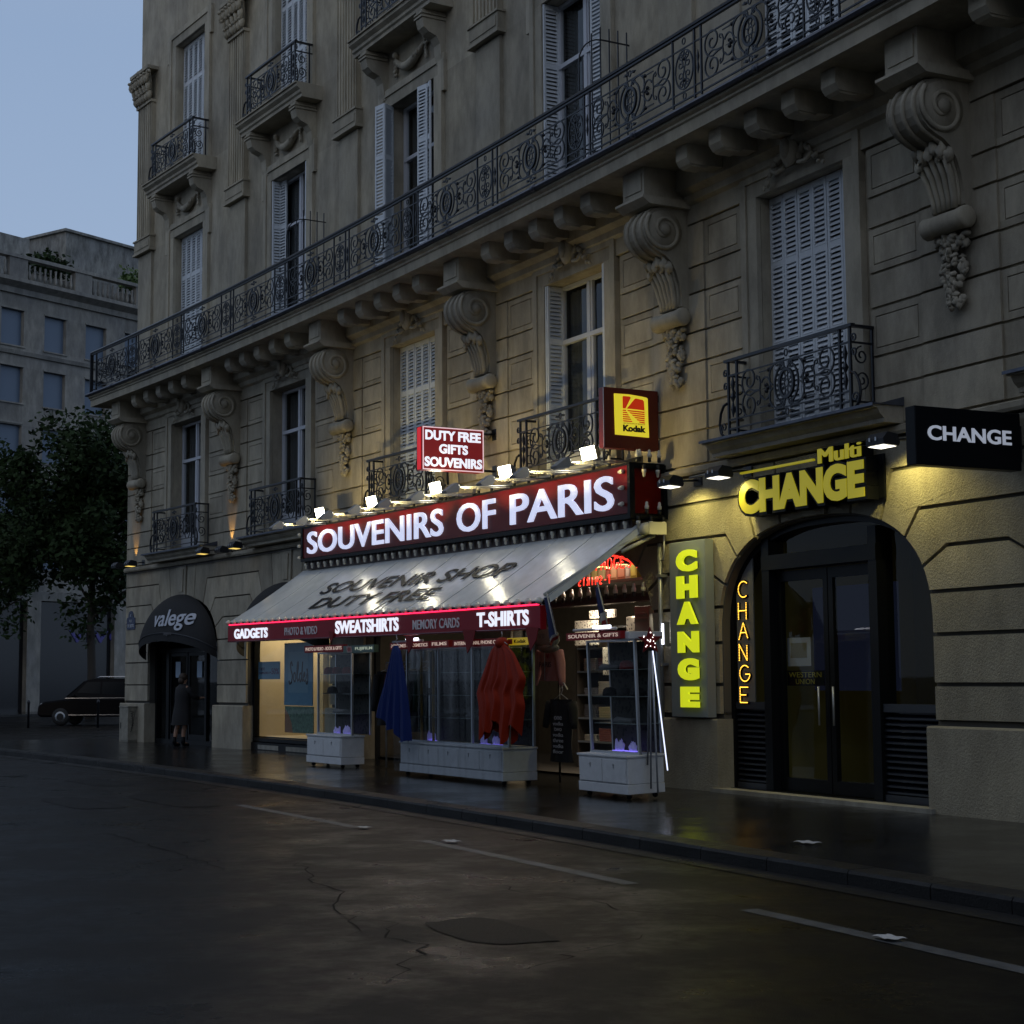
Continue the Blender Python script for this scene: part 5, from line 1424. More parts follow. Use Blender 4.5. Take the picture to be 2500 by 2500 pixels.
goods(20.0, 1.60, .6, [(-1.3, .565, 'glow', 'lit souvenir at the left end of the long cabinet floor'), (.55, .565, 'glow', 'first lit souvenir under the red poncho'), (.95, .565, 'glow', 'second lit souvenir under the red poncho'),
      (-1.2, 1.33, 'bhat', 'black hat on the upper left shelf of the long cabinet'), (-.4, 1.33, 'bhat', 'black hat near the middle post of the long cabinet'), (.2, .97, 'scarf', 'rolled grey scarf on the low shelf of the long cabinet'), (-1.0, .97, 'scarf', 'rolled grey scarf at the left of the long cabinet'),
      (1.45, 1.69, 'rhat', 'red beret at the right end of the long cabinet')], 'goods in the long cabinet')
gp_ = MB()
for x in (18.62, 19.05): gp_.box(x-.018, x+.018, 1.72, 1.75, .57, 2.05)
single('brass_rack', 'pair of tall golden uprights standing in the left of the long cabinet', 'rack', gp_, mat('golden_paint', (.38, .24, .05), .4, .3), MFW(18.8, 1.7, .57), 'F')
pv = MB()
pv.grid(lambda a, b: (18.12+3.78*a, 2.005+.018*math.sin(a*37+b*3)+.010*math.sin(a*91), .07+2.02*b), 70, 4)
pv.grid(lambda a, b: (21.90+.012*math.sin(a*17), 2.0-.62*a, .07+2.02*b), 12, 4)
single('plastic_sheet', 'clear wrinkled plastic rain sheet hung round the long cabinet', 'plastic cover', pv, M_CLEAR, MFW(20, 2, .07), 'F')
cab3 = cabinet('white display cabinet on the right beside the grey sign panel, tilted outwards', 24.68, 1.95, .625, .56, .56, .19, .38, 2.06, 2.0)
goods(24.6, 1.58, .6, [(-.1, .60, 'glow', 'white violet lit souvenir on the floor of the right cabinet'), (.22, .60, 'glow', 'smaller lit souvenir beside it in the right cabinet'),
      (-.35, 1.33, 'bhat', 'black hat at the left of the second shelf, right cabinet'), (.02, 1.33, 'bhat', 'black hat in the middle of the second shelf, right cabinet'), (.36, 1.33, 'bhat', 'black hat at the right of the second shelf, right cabinet'),
      (.1, 1.69, 'rhat', 'red beret on the top shelf of the right cabinet'), (-.35, 1.69, 'scarf', 'rolled grey scarf on the top shelf of the right cabinet'), (.0, .97, 'scarf', 'rolled grey scarf on the low shelf of the right cabinet')], 'goods in the right cabinet')
# illuminated name strips on the cabinets
M_STRIP = mat('red_name_strip', (.12, .008, .010), .5, emit=(.16, .006, .006), es=.12, spec=.2); M_STRIPT = emit_mat('strip_letter', (.62, .46, .38), .55)
def name_strip(txt, u0, u1, z0, z1, label, back=M_STRIP, ink=M_STRIPT, w=2.03, x0=None, x1=None):
    T = thing('name_strip', label, 'sign', MFW((u0+u1)/2, w, z0), 'lit name strips on the cabinets')
    part(T, 'box', MB().box(u0, u1, w-.09, w, z0, z1), back, 'F')
    part(T, 'lettering', mp(text_mb(txt, x0 or u0+.06, x1 or u1-.06, z0+(z1-z0)*.26, z0+(z1-z0)*.76, 0, .004, .015), w+.001), ink, 'F')
    return T
name_strip('PHOTO & VIDEO - BOOK & GIFTS', 14.38, 16.10, 2.085, 2.21, 'dark red strip sign reading photo and video on the left cabinet')
T = name_strip('FUJIFILM', 16.11, 17.38, 2.05, 2.18, 'dark green strip sign with pale film lettering on the left cabinet', mat('green_strip', (.02, .07, .045), .35), emit_mat('pale_strip_letter', (.45, .50, .38), .5), x0=16.62)
part(T, 'emblem_panel', MB().prism([(16.28, 2.06), (16.50, 2.06), (16.46, 2.17), (16.24, 2.17)], 2.032, 2.035, 1), mat('pink_panel', (.36, .22, .20), .5), 'F')
part(T, 'emblem', MB().prism([(16.31, 2.10), (16.37, 2.075), (16.43, 2.10), (16.43, 2.13), (16.37, 2.155), (16.31, 2.13)], 2.036, 2.039, 1), mat('red_print', (.30, .03, .02), .5), 'F')
name_strip('PERFUMES & COSMETICS', 18.02, 19.50, 2.08, 2.19, 'red strip sign for perfumes on the long cabinet')
name_strip('FILMS', 19.54, 20.18, 2.085, 2.195, 'short red strip sign reading films on the long cabinet')
name_strip('INTERNATIONAL PHONE CARD', 20.30, 22.0, 2.075, 2.185, 'red strip sign for phone cards above the red poncho', w=2.015)
T = name_strip('Kodak', 22.08, 22.72, 2.07, 2.175, 'yellow strip sign with black letters at the right of the long cabinet', emit_mat('yellow_strip', (.55, .38, .015), .35), M_BLACK, w=2.015, x0=22.3)
part(T, 'emblem', MB().prism([(22.12, 2.085), (22.25, 2.085), (22.25, 2.16), (22.12, 2.16)], 2.017, 2.019, 1), mat('red_print_b', (.30, .03, .01), .5), 'F')
name_strip('SOUVENIR & GIFTS', 23.80, 25.24, 2.10, 2.20, 'red strip sign reading souvenir and gifts on the right cabinet', w=2.0)
single('header_box', 'grey header box on top of the right cabinet beside its strip sign', 'box', MB().box(24.85, 25.33, 1.40, 1.93, 2.09, 2.19), M_CAB, MFW(25, 1.6, 2.09), 'F', bevel=.006)
for k, (a, b, w, z, lab) in enumerate(((24.42, 24.86, 1.93, 2.27, 'short glowing white tube lamp on top of the right cabinet'), (18.55, 18.98, 1.98, 2.24, 'short glowing white tube lamp on the left end of the long cabinet'))):
    T = thing('tube_lamp', lab, 'lamp', MFW(a, w, z), 'white tube lamps')
    part(T, 'tube', MB().tube([(a, w, z), (b, w, z)], .017, 8), M_TUBE, 'F')
    part(T, 'fitting', MB().tube([(a-.6, w-.04, z-.03), (b+.1, w-.04, z-.03)], .02, 6), M_CAB, 'F')
T = thing('tube_lamp', 'upright white tube lamp on the wall beside the drainpipe', 'lamp', MFW(23.42, .15, 2.08), 'white tube lamps')
part(T, 'tube', MB().tube([(23.42, .15, 2.06), (23.42, .15, 2.36)], .018, 8), M_TUBE, 'F')
part(T, 'fitting', MB().box(23.46, 23.49, .08, .16, 2.03, 2.39), M_ALU, 'F')
T = thing('drainpipe', 'thin grey drainpipe on the pier between the two shops', 'pipe', MFW(23.28, .08, .9))
pm = MB().tube([(23.28, .09, .95), (23.28, .09, 3.55)], .035, 8)
part(T, 'pipe', pm, M_GREYMET, 'F')
part(T, 'bracket', MB().box(23.22, 23.34, .0, .13, 3.05, 3.09).box(23.22, 23.34, .0, .13, 1.75, 1.79), M_GREYMET, 'F')
part(T, 'cable', MB().tube([(23.36, .08, 3.9), (23.42, .10, 3.75), (23.40, .09, 3.5), (23.36, .08, 3.3), (23.30, .09, 3.32)], .014, 5), M_CAB, 'F')
# hanging ponchos
def cloth(prof, H, hem, fold, nseg=44, nv=26, th_=.10):
    m = MB()
    def hw(t):
        for (a, x), (b, y) in zip(prof[:-1], prof[1:]):
            if a <= t <= b: return tuple(p+(q-p)*(t-a)/(b-a) for p, q in zip(x, y))
        return prof[-1][1]
    for sgn in (-1, 1):
        def f(a, b):
            l, r = hw(b); x = l+(r-l)*a
            zz = -H*b-hem(a)*b**3
            y = sgn*th_*math.sin(math.pi*a)**.5*(.35+.65*b)+fold*b*math.sin(a*31+2*b)+fold*.5*b*math.sin(a*57+1)
            return (x, y, zz)
        m.grid(f, nseg, nv)
    return m
def hanger(z): return MB().tube([(0, 0, z+.14), (.03, 0, z+.17), (.05, 0, z+.12), (0, 0, z+.06), (-.2, 0, z-.02)], .006, 5).tube([(0, 0, z+.06), (.2, 0, z-.02)], .006, 5)
T = thing('rain_poncho', 'orange red hooded rain poncho hanging from the awning', 'poncho', MFW(22.10, 2.13, 2.10))
def hem1(a): return .20+.12*math.sin(a*19+.5)+.10*abs(math.sin(a*6.3+.2))-.16*math.exp(-((a-.42)/.10)**2)
part(T, 'cloth', cloth([(0, (-.10, .10)), (.06, (-.26, .24)), (.14, (-.36, .40)), (.30, (-.50, .56)), (.46, (-.66, .72)), (.52, (-.72, .70)), (.62, (-.78, .60)), (.75, (-.68, .66)), (1, (-.62, .52))], 1.05, hem1, .035), mat('orange_nylon', (.28, .020, .004), .6, spec=.15, bump=.25, bscale=9), bevel=0)
part(T, 'hanger', hanger(.0), M_ALU)
hd = MB(); hd.ball((0, .02, .0), (.13, .10, .09), 12, 8); part(T, 'hood', hd, bpy.data.materials['orange_nylon'])
T = thing('rain_poncho', 'dark blue rain poncho hanging at the left end of the long cabinet', 'poncho', MFW(18.45, 2.13, 2.14))
def hem2(a): return .02+.50*a+.05*math.sin(a*17)
part(T, 'cloth', cloth([(0, (-.06, .06)), (.08, (-.14, .18)), (.3, (-.26, .28)), (.6, (-.42, .40)), (.85, (-.60, .48)), (1, (-.66, .52))], 1.08, hem2, .03), mat('blue_nylon', (.008, .022, .12), .6, spec=.15, bump=.25, bscale=9))
part(T, 'hanger', hanger(.0), M_ALU)
for k, (u, z, s, lab) in enumerate(((15.72, 2.38, .13, 'small red pennant under the valance above the left cabinet'), (18.9, 2.22, .2, 'red pennant hanging above the perfume strip sign'), (21.0, 2.26, .26, 'larger red pennant left of the red poncho'), (22.98, 2.24, .24, 'red pennant at the right end of the awning'))):
    m = MB(); m.prism([(-s*.8, .08), (s*.8, .06), (s*.5, -s*.5), (-s*.2, -s*1.1)], -.006, .006, 1)
    single('pennant', lab, 'flag', m, M_HATR, MFW(u, 2.09, z), group='red pennants under the awning')
# clothes in the doorway
M_PINK = mat('pink_fleece', (.42, .20, .19), .9, bump=.2, bscale=60); M_GREYFL = mat('grey_fleece', (.20, .195, .18), .9, bump=.2, bscale=60); M_BLKTEE = mat('black_cotton', (.008, .008, .009), .9)
def shirt_mb(w, h, sl, slx, d=.07):
    m = MB()
    def f(sg):
        def g_(a, b):
            x = (a-.5)*w*(1-.10*math.sin(math.pi*b)); z = -h*b+(-.03 if b == 0 and abs(a-.5) < .15 else 0)
            return (x, sg*d*math.sin(math.pi*a)**.6+.012*math.sin(a*17+b*9), z)
        return g_
    m.grid(f(-1), 16, 14); m.grid(f(1), 16, 14)
    for s in (-1, 1): m.tube([(s*w*.46, 0, -.05), (s*(w*.46+slx*.4), 0, -sl*.4), (s*(w*.46+slx*.8), -.02, -sl*.8), (s*(w*.46+slx), -.03, -sl)], .075, 8, taper=[1.1, 1, .8, .62])
    return m
T = thing('hoodie', 'pink zipped hoodie with heart and tower print in the shop doorway', 'hoodie', MFW(21.66, 1.05, 2.04))
part(T, 'garment', shirt_mb(.56, .50, .56, .16), M_PINK)
hm = MB(); hm.prism([(0, -.045), (.045, .0), (.045, .022), (.025, .034), (0, .018), (-.025, .034), (-.045, .022), (-.045, 0)], -.094, -.090, 1); hm.move(.10, 0, -.12)
part(T, 'heart_print', hm, mat('red_heart', (.25, .01, .015), .7))
part(T, 'lettering', text_mb('PARIS', -.16, .20, -.29, -.21, -.088, .004), mat('dark_print', (.05, .03, .04), .7))
part(T, 'zip', MB().box(0, .008, -.096, -.088, -.49, -.02), M_ALU)
T = thing('hoodie', 'grey folded hoodie with faded print above the pink one', 'hoodie', MFW(21.95, 1.25, 2.05))
m = MB(); m.ball((0, 0, .12), (.30, .12, .17), 14, 9, .06); m.ball((.05, -.02, -.02), (.30, .10, .07), 12, 7, .06); m.tube([(.22, -.05, .28), (.33, -.08, .18), (.30, -.08, .02), (.18, -.10, -.02)], .02, 6)
part(T, 'garment', m, M_GREYFL)
part(T, 'lettering', text_mb('Paris', -.10, .14, .13, .22, -.135, .003), mat('faded_print', (.10, .10, .09), .7))
T = thing('t_shirt', 'black t shirt with white vodka wording on a rack in the doorway', 'shirt', MFW(22.25, 1.2, 1.27))
part(T, 'garment', shirt_mb(.66, .92, .42, .12), M_BLKTEE)
lt = MB()
for q, tx in enumerate(('one', 'vodka', 'two', 'vodka', 'three', 'vodka', 'floor')):
    wd = .11 if len(tx) < 5 else .15
    lt.merge(text_mb(tx, .05-wd, .05+wd, -.30-.082*q, -.245-.082*q, -.088, .004, .01))
part(T, 'lettering', lt, mat('white_print', (.42, .42, .42), .7))
part(T, 'hanger', hanger(.02), M_ALU)
T = thing('clothes_rail', 'chrome studded clothes rail slanting behind the black t shirt', 'rail', MFW(22.2, 1.1, 1.3))
part(T, 'bar', MB().tube([(-.35, .1, .32), (.15, -.05, .12)], .012, 6), M_ALU)
part(T, 'post', MB().tube([(-.35, .1, -1.28), (-.35, .1, .32)], .016, 6), M_DKMET)
dk = [('black', (.012, .012, .014)), ('dark red', (.06, .01, .012)), ('dark brown', (.05, .035, .02)), ('charcoal', (.03, .03, .035)), ('dark green', (.01, .03, .02))]
for q, (u, w) in enumerate(((16.5, 1.25), (16.85, 1.2), (17.2, 1.15), (17.5, 1.1), (17.75, 1.05))):
    T = thing('hanging_jacket', dk[q][0]+' jacket hanging on the rail between the left and long cabinets', 'jacket', MFW(u, w, 1.72) @ Matrix.Rotation(R(55), 4, 'Z'), 'jackets on the rail between the cabinets')
    part(T, 'garment', shirt_mb(.55, .95+.05*(q % 3), .7, .08, .09), mat(dk[q][0].replace(' ', '_')+'_cloth', dk[q][1], .9))
    part(T, 'hanger', hanger(.02), M_ALU)
T = thing('clothes_rail', 'chrome clothes rail between the left and long cabinets', 'rail', MFW(17.1, 1.15, 0))
part(T, 'bar', MB().tube([(16.3, 1.27, 1.88), (17.95, 1.02, 1.88)], .014, 6), M_ALU, 'F')
part(T, 'post', MB().tube([(16.3, 1.27, .02), (16.3, 1.27, 1.88)], .016, 6), M_ALU, 'F'); part(T, 'post', MB().tube([(17.95, 1.02, .02), (17.95, 1.02, 1.88)], .016, 6), M_ALU, 'F')
single('t_shirt', 'small white t shirt beside the blue poncho', 'shirt', shirt_mb(.36, .34, .2, .10), mat('white_cotton', (.42, .42, .40), .9), MFW(17.95, 1.5, 2.1))
# flags
def flag(u, w, z, lean, label, full):
    T = thing('french_flag', label, 'flag', MFW(u, w, z), 'tricolour flags by the awning')
    dx, dz = .30*lean, -.55
    part(T, 'pole', MB().tube([(-.05*lean, 0, .08), (dx, -.05, dz)], .010, 6), mat('pale_pole', (.3, .3, .28), .5) if 'pale_pole' not in bpy.data.materials else bpy.data.materials['pale_pole'])
    for k, (nm, col, a0, a1) in enumerate((('blue_band', (.012, .02, .075), 0, .62 if full else .9), ('white_band', (.42, .42, .40), .62 if full else .9, .8 if full else .96), ('red_band', (.22, .012, .012), .8 if full else .96, 1.0))):
        m = MB().grid(lambda a, b: (dx*(a0+(a1-a0)*b)+(-.20+.20*a)*(.35+.9*(a0+(a1-a0)*b)), -.02+.035*math.sin(a*8+b*2), dz*(a0+(a1-a0)*b)-.14*(1-a)*(a0+(a1-a0)*b)), 10, 6)
        mm = bpy.data.materials.get('flag_'+nm) or mat('flag_'+nm, col, .8)
        part(T, nm, m, mm)
flag(23.30, 2.0, 2.72, 1, 'dark blue drooping tricolour flag at the right end of the awning', False)
flag(23.62, 1.35, 2.86, 1, 'furled blue white and red tricolour flag above the right cabinet', True)
# star and light rods
T = thing('star_decoration', 'red five pointed star with white light dots by the right cabinet', 'decoration', MFW(25.52, 1.72, 2.06) @ Matrix.Rotation(R(32), 4, 'Z'))
sp = []
for i in range(10):
    r = .185 if i % 2 == 0 else .075; a = R(90+36*i); sp.append((r*math.cos(a), r*math.sin(a)))
part(T, 'star', MB().prism(sp, -.02, .02, 1), mat('red_glitter', (.16, .008, .010), .35), bevel=.006)
dm = MB()
for i in range(17):
    a = rnd.uniform(0, 6.28); r = rnd.uniform(.01, .115); dm.ball((r*math.cos(a), -.026, r*math.sin(a)), .0075, 6, 4)
part(T, 'light_dots', dm, emit_mat('white_dot', (1, .95, .9), 2.5))
M_ROD = mat('grey_rod', (.25, .27, .30), .25)
rods = [(-.10, .02, .45), (-.03, .0, .15), (.03, .03, .62), (.08, .0, .10), (.14, .03, .40)]
for k, (dx, dy, zb) in enumerate(rods):
    lit = k == 4
    single('light_rod', ('slim lit white light rod, the glowing one of the bundle' if lit else 'slim unlit grey light rod hanging under the star, %s' % ('leftmost', 'long second', 'short middle', 'longest')[k]), 'light rod',
           MB().tube([(dx*.35, 0, 1.93), (dx*1.5+(.10 if lit else 0), dy, zb)], .012 if not lit else .008, 8), emit_mat('lit_rod', (.70, .75, 1.0), 1.6) if lit else M_ROD, MFW(25.5, 1.70, 0), group='light rods under the star')
single('air_conditioner', 'pale louvred unit behind the glass at the right of the shop arch', 'air conditioner', MB().box(21.5, 21.92, -.9, -.6, 2.30, 2.70).box(21.53, 21.89, -.6, -.585, 2.56, 2.60).box(21.53, 21.89, -.6, -.585, 2.48, 2.52), mat('pale_unit', (.34, .36, .34), .5), MFW(21.7, -.7, 2.3), 'F', bevel=.01)
# ---------------------------------------------------------------- corner: electrical cabinet, street plate
T = thing('electrical_cabinet', 'weathered beige electrical cabinet with black graffiti at the building corner', 'cabinet', MFW(.08, .36, 0))
part(T, 'box', MB().box(-.28, .28, 0, .26, .04, .90).box(-.30, .30, -.02, .26, .90, .93).box(-.26, .26, .01, .25, 0, .04), mat('beige_cabinet', (.27, .25, .20), .6, var=.35, vscale=7), bevel=.006)
part(T, 'vent', MB().box(-.22, -.17, -.006, -.001, .34, .50), M_BLACK)
gr = MB()
for q in range(7): gr.tube([(.286, .05+.02*q+.02*math.sin(q*3), .80-.06*q), (.286, .16-.012*q, .78-.07*q), (.286, .08+.01*q, .72-.06*q)], .007, 4)
gr.tube([(.286, .20, .82), (.286, .10, .3), (.286, .07, .26)], .007, 4)
part(T, 'graffiti', gr, M_BLACK)
T = thing('street_plate', 'blue enamel street name plate with arched top on the corner pier', 'sign', MFW(-.38, 0, 2.95))
part(T, 'plate', MB().prism([(-.28, 0), (.28, 0), (.28, .30), (.17, .33), (.15, .42), (.06, .49), (-.06, .49), (-.15, .42), (-.17, .33), (-.28, .30)], -.022, -.002, 1), mat('blue_enamel', (.015, .03, .09), .25))
part(T, 'lettering', text_mb('RUE', -.08, .08, .19, .26, -.023, .003, .01).merge(text_mb('DE BERRI', -.22, .22, .06, .14, -.023, .003, .01)).merge(text_mb('8', -.03, .03, .34, .41, -.023, .003)), mat('white_enamel', (.45, .47, .5), .3))
# ---------------------------------------------------------------- person at the corner shop door
T = thing('person', 'person in a long dark coat seen from behind at the lingerie shop door', 'person', MFW(4.25, .52, 0) @ Matrix.Rotation(R(14), 4, 'Z'))
J = {'pelvis': (0, 0, .94, .135, .10), 'belly': (0, .01, 1.10, .125, .095), 'chest': (0, .02, 1.32, .155, .105), 'neck': (0, .03, 1.49, .052, .052), 'jaw': (0, .055, 1.555, .062, .068), 'head': (0, .05, 1.64, .078, .092), 'crown': (0, .04, 1.715, .055, .065),
     'nose': (0, .145, 1.62, .012, .012), 'eR': (.078, .05, 1.625, .014, .02), 'eL': (-.078, .05, 1.625, .014, .02),
     'shR': (.165, .02, 1.41, .062, .06), 'elR': (.275, .13, 1.19, .042, .042), 'wrR': (.235, .36, 1.16, .028, .026), 'hR': (.225, .43, 1.165, .034, .018),
     'shL': (-.165, .02, 1.41, .062, .06), 'elL': (-.245, .03, 1.14, .042, .042), 'wrL': (-.225, .18, .99, .028, .026), 'hL': (-.215, .245, .965, .034, .018),
     'hipR': (.085, 0, .88, .10, .10), 'knR': (.09, .03, .50, .058, .058), 'caR': (.09, -.01, .36, .056, .056), 'anR': (.09, -.02, .10, .036, .036), 'toR': (.10, .13, .045, .036, .03),
     'hipL': (-.085, 0, .88, .10, .10), 'knL': (-.10, -.04, .50, .058, .058), 'caL': (-.105, -.09, .36, .056, .056), 'anL': (-.11, -.13, .10, .036, .036), 'toL': (-.12, .02, .045, .036, .03)}
ED = [('pelvis', 'belly'), ('belly', 'chest'), ('chest', 'neck'), ('neck', 'jaw'), ('jaw', 'head'), ('head', 'crown'), ('head', 'nose'), ('head', 'eR'), ('head', 'eL')]
for s in 'RL': ED += [('chest', 'sh'+s), ('sh'+s, 'el'+s), ('el'+s, 'wr'+s), ('wr'+s, 'h'+s), ('pelvis', 'hip'+s), ('hip'+s, 'kn'+s), ('kn'+s, 'ca'+s), ('ca'+s, 'an'+s), ('an'+s, 'to'+s)]
for s in 'RL':
    hx, hy, hz = J['h'+s][:3]; g_ = 1 if s == 'R' else -1
    for q, (dx, dz, L) in enumerate(((-.030, .016, .062), (-.010, .020, .074), (.010, .018, .070), (.028, .010, .055))):
        J['f%d%s' % (q, s)] = (hx+dx*1.1, hy+L*.7, hz+dz, .010, .009); J['g%d%s' % (q, s)] = (hx+dx*1.15, hy+L*1.15, hz+dz-.028, .008, .008)
        ED += [('h'+s, 'f%d%s' % (q, s)), ('f%d%s' % (q, s), 'g%d%s' % (q, s))]
    J['t'+s] = (hx-.045*g_, hy+.015, hz+.01, .011, .011); J['u'+s] = (hx-.05*g_, hy+.05, hz, .009, .009); ED += [('h'+s, 't'+s), ('t'+s, 'u'+s)]
nm = list(J); me = bpy.data.meshes.new('body'); me.from_pydata([J[n_][:3] for n_ in nm], [(nm.index(a), nm.index(b)) for a, b in ED], [])
me.materials.append(mat('skin', (.36, .20, .13), .55))
bo = bpy.data.objects.new('body', me); COL.objects.link(bo); bo.parent = T
sk = bo.modifiers.new('skin', 'SKIN'); sk.use_smooth_shade = True
me.skin_vertices.new() if not me.skin_vertices else None
for i, n_ in enumerate(nm):
    d = me.skin_vertices[0].data[i]; d.radius = J[n_][3:5]; d.use_root = (n_ == 'pelvis')
sb = bo.modifiers.new('subd', 'SUBSURF'); sb.levels = 1; sb.render_levels = 2
M_COAT = mat('dark_coat', (.010, .010, .012), .85)
cm = MB()
rings = [(1.505, .075, .07, .03), (1.47, .15, .085, .025), (1.40, .215, .12, .02), (1.28, .225, .145, .01), (1.08, .205, .145, 0), (.92, .235, .165, 0), (.72, .265, .19, -.01), (.52, .285, .205, -.02)]
cm.grid(lambda a, b: (lambda i, f: (lambda q: (q[1]*math.cos(2*math.pi*a)*(1+.02*math.sin(a*40)), q[3]+q[2]*math.sin(2*math.pi*a), q[0]))([rings[i][k]+(rings[min(i+1, 7)][k]-rings[i][k])*f for k in range(4)]))(min(7, int(b*7)), b*7-min(7, int(b*7))), 28, 21)
for s in 'RL': cm.tube([J['sh'+s][:3], tuple((J['sh'+s][k]+J['el'+s][k])/2 for k in range(3)), J['el'+s][:3], tuple(J['el'+s][k]*.25+J['wr'+s][k]*.75 for k in range(3))], .078, 10, taper=[1, .92, .8, .62])
part(T, 'coat', cm, M_COAT)
hm = MB(); hm.ball((0, .03, 1.665), (.098, .115, .105), 14, 10); hm.ball((0, -.025, 1.585), (.085, .075, .09), 12, 8)
part(T, 'hair', hm, mat('brown_hair', (.035, .022, .014), .6))
bm_ = MB()
for s in 'RL': bm_.tube([J['an'+s][:3][:2]+(.24,), J['an'+s][:3], (J['an'+s][0], J['an'+s][1]+.03, .05), J['to'+s][:3]], .052, 10, taper=[.95, 1, .95, .75])
part(T, 'boots', bm_, M_BLACK)
# ================================================================ BACKGROUND ACROSS THE SIDE STREET
BG = Matrix.Translation((-23, 94, 0)) @ Matrix.Rotation(math.atan2(.823, .568), 4, 'Z')
T = thing('corner_building', 'cream modern building with roof terrace balustrade across the side street', 'building', BG)
M_BLIND = mat('blue_grey_blind', (.10, .14, .20), .4)
rows = [(19.6, 21.55), (16.5, 18.45), (13.4, 15.3), (10.3, 12.2), (7.6, 9.3)]
cols_ = [-33.5+2.9*i for i in range(16)]
hol = [(c_0, c_0+1.5, a, b) for c_0 in cols_ for a, b in rows]
wl = holed(-36, 14, 6.0, 22.4, hol, 0, .28); wl.v = [(x, -y, z) for x, y, z in wl.v]
wl.box(-36, 14, .3, 14, 6.0, 23.3)
part(T, 'wall', wl, M_CREAM)
cor_ = MB(); cor_.prism([(.1, 22.4), (-.15, 22.4), (-.2, 22.7), (-.65, 22.95), (-.65, 23.15), (.1, 23.2)], -36, 14, 0)
cor_.prism([(.1, 19.1), (-.12, 19.1), (-.2, 19.3), (.1, 19.35)], -36, 14, 0); cor_.prism([(.1, 5.9), (-.25, 5.9), (-.3, 6.4), (.1, 6.45)], -36, 14, 0)
part(T, 'cornice', cor_, M_CREAM)
bal = MB()
for q in range(11):
    a = -34.2+4.5*q; bal.box(a, a+1.2, -.35, .0, 23.22, 24.3)
    for j in range(9): bal.lathe([(.06, 23.3), (.10, 23.5), (.05, 23.8), (.07, 24.1)], (a+1.45+.36*j, -.18, 0), 6)
bal.box(-36, 14, -.42, .05, 24.31, 24.5)
part(T, 'balustrade', bal, M_CREAM)
ph = MB(); ph.box(-.6, 14, 3, 12, 23.3, 27.6); ph.box(-.8, 14.2, 2.8, 12.2, 27.6, 27.75); ph.box(-36, -2.4, 4, 12, 23.3, 26.9)
part(T, 'penthouse', ph, stone_mat('stained_render', (.27, .28, .28), .1, 30, .5))
w0 = None
for c_0 in cols_:
    for a, b in rows:
        if w0 is None:
            w0 = part(T, 'window', MB().box(0, 1.5, .24, .27, 0, 1.95), M_BLIND)
            w0s = part(T, 'sill', MB().box(-.08, 1.58, -.07, .2, -.08, -.002).box(-.05, 1.55, -.04, .0, 1.96, 2.06), M_CREAM, parent=w0)
            w0.matrix_basis = Matrix.Translation((c_0, 0, a))
        else:
            o = proto_copy(w0, T, Matrix.Translation((c_0, 0, a))); proto_copy(w0s, o, Matrix())
sf = MB(); sf.box(-36, 14, .02, .06, -.1, 5.85)
part(T, 'shopfront_glass', sf, mat('dark_shop_glass', (.012, .013, .016), .12))
pf = MB()
for q in range(9): pf.box(-36+6.1*q, -35.1+6.1*q, -.3, .02, -.1, 5.9)
part(T, 'pier', pf, M_CREAM)
part(T, 'lettering', text_mb('vivendi', -2.4, 4.6, 3.7, 4.7, .015, .05), mat('dim_blue_letter', (.03, .03, .12), .5, emit=(.05, .05, .25), es=.12))
fp = MB(); fp.quad((-60, -5.5, -.02), (40, -5.5, -.02), (40, 6, -.02), (-60, 6, -.02)); fp.quad((-60, -5.5, -.02), (40, -5.5, -.02), (40, -5.5, -.14), (-60, -5.5, -.14))
fp.v = [tuple(BG @ Vector(p)) for p in fp.v]
fp.uv = [(p[0], p[1]) for p in fp.v]
struct('far_pavement', fp, M_PAVE)
M_LEAF = mat('dark_leaf', (.016, .034, .009), .7, var=.5, vscale=1.2, spec=.2); M_LEAF2 = mat('pale_leaf', (.06, .11, .025), .55, var=.4, vscale=2); M_BARK = mat('bark', (.035, .03, .025), .9, bump=.5, bscale=20)
def crown(m, c, rad, n, sz):
    cl = [(Vector(c)+Vector((rnd.gauss(0, .45)*rad[0], rnd.gauss(0, .45)*rad[1], max(-.8, min(.8, rnd.gauss(0, .36)))*rad[2])), rnd.uniform(.22, .42)*rad[0]) for _ in range(60)]
    for _ in range(n):
        cc, r = rnd.choice(cl); d = Vector((rnd.gauss(0, 1), rnd.gauss(0, 1), rnd.gauss(0, 1))).normalized()*r*rnd.uniform(.35, 1.05)
        p = cc+d; a = Vector((rnd.gauss(0, 1), rnd.gauss(0, 1), rnd.gauss(0, .7))).normalized(); b = a.cross(Vector((rnd.gauss(0, 1), rnd.gauss(0, 1), rnd.gauss(0, 1)))).normalized()
        s = sz*rnd.uniform(.6, 1.3)
        m.add([p-a*s, p+b*s*.55, p+a*s, p-b*s*.55], [(0, 1, 2, 3)])
    return m
def tree(x, y, h, rad, label, n=9000):
    T = thing('street_tree', label, 'tree', Matrix.Translation((x, y, -.1)), 'street trees across the side street')
    t = MB(); t.tube([(0, 0, 0), (.05, 0, 2), (-.05, .05, 4), (0, 0, 6.5), (.1, 0, h*.75)], .19, 9, taper=[1.25, 1, .9, .7, .25])
    for q in range(7):
        a = q*2.4; z = 4.4+q*.55; t.tube([(0, 0, z), (math.cos(a)*.9, math.sin(a)*.9, z+.9), (math.cos(a)*1.9, math.sin(a)*1.9, z+1.5)], .08, 6, taper=.3)
    part(T, 'trunk', t, M_BARK)
    part(T, 'crown', crown(MB(), (0, 0, h*.66), rad, n, .16), M_LEAF)
tree(-18.6, 74, 13.6, (3.5, 3.3, 5.6), 'leafy street tree at the left edge behind the black car', 19000)
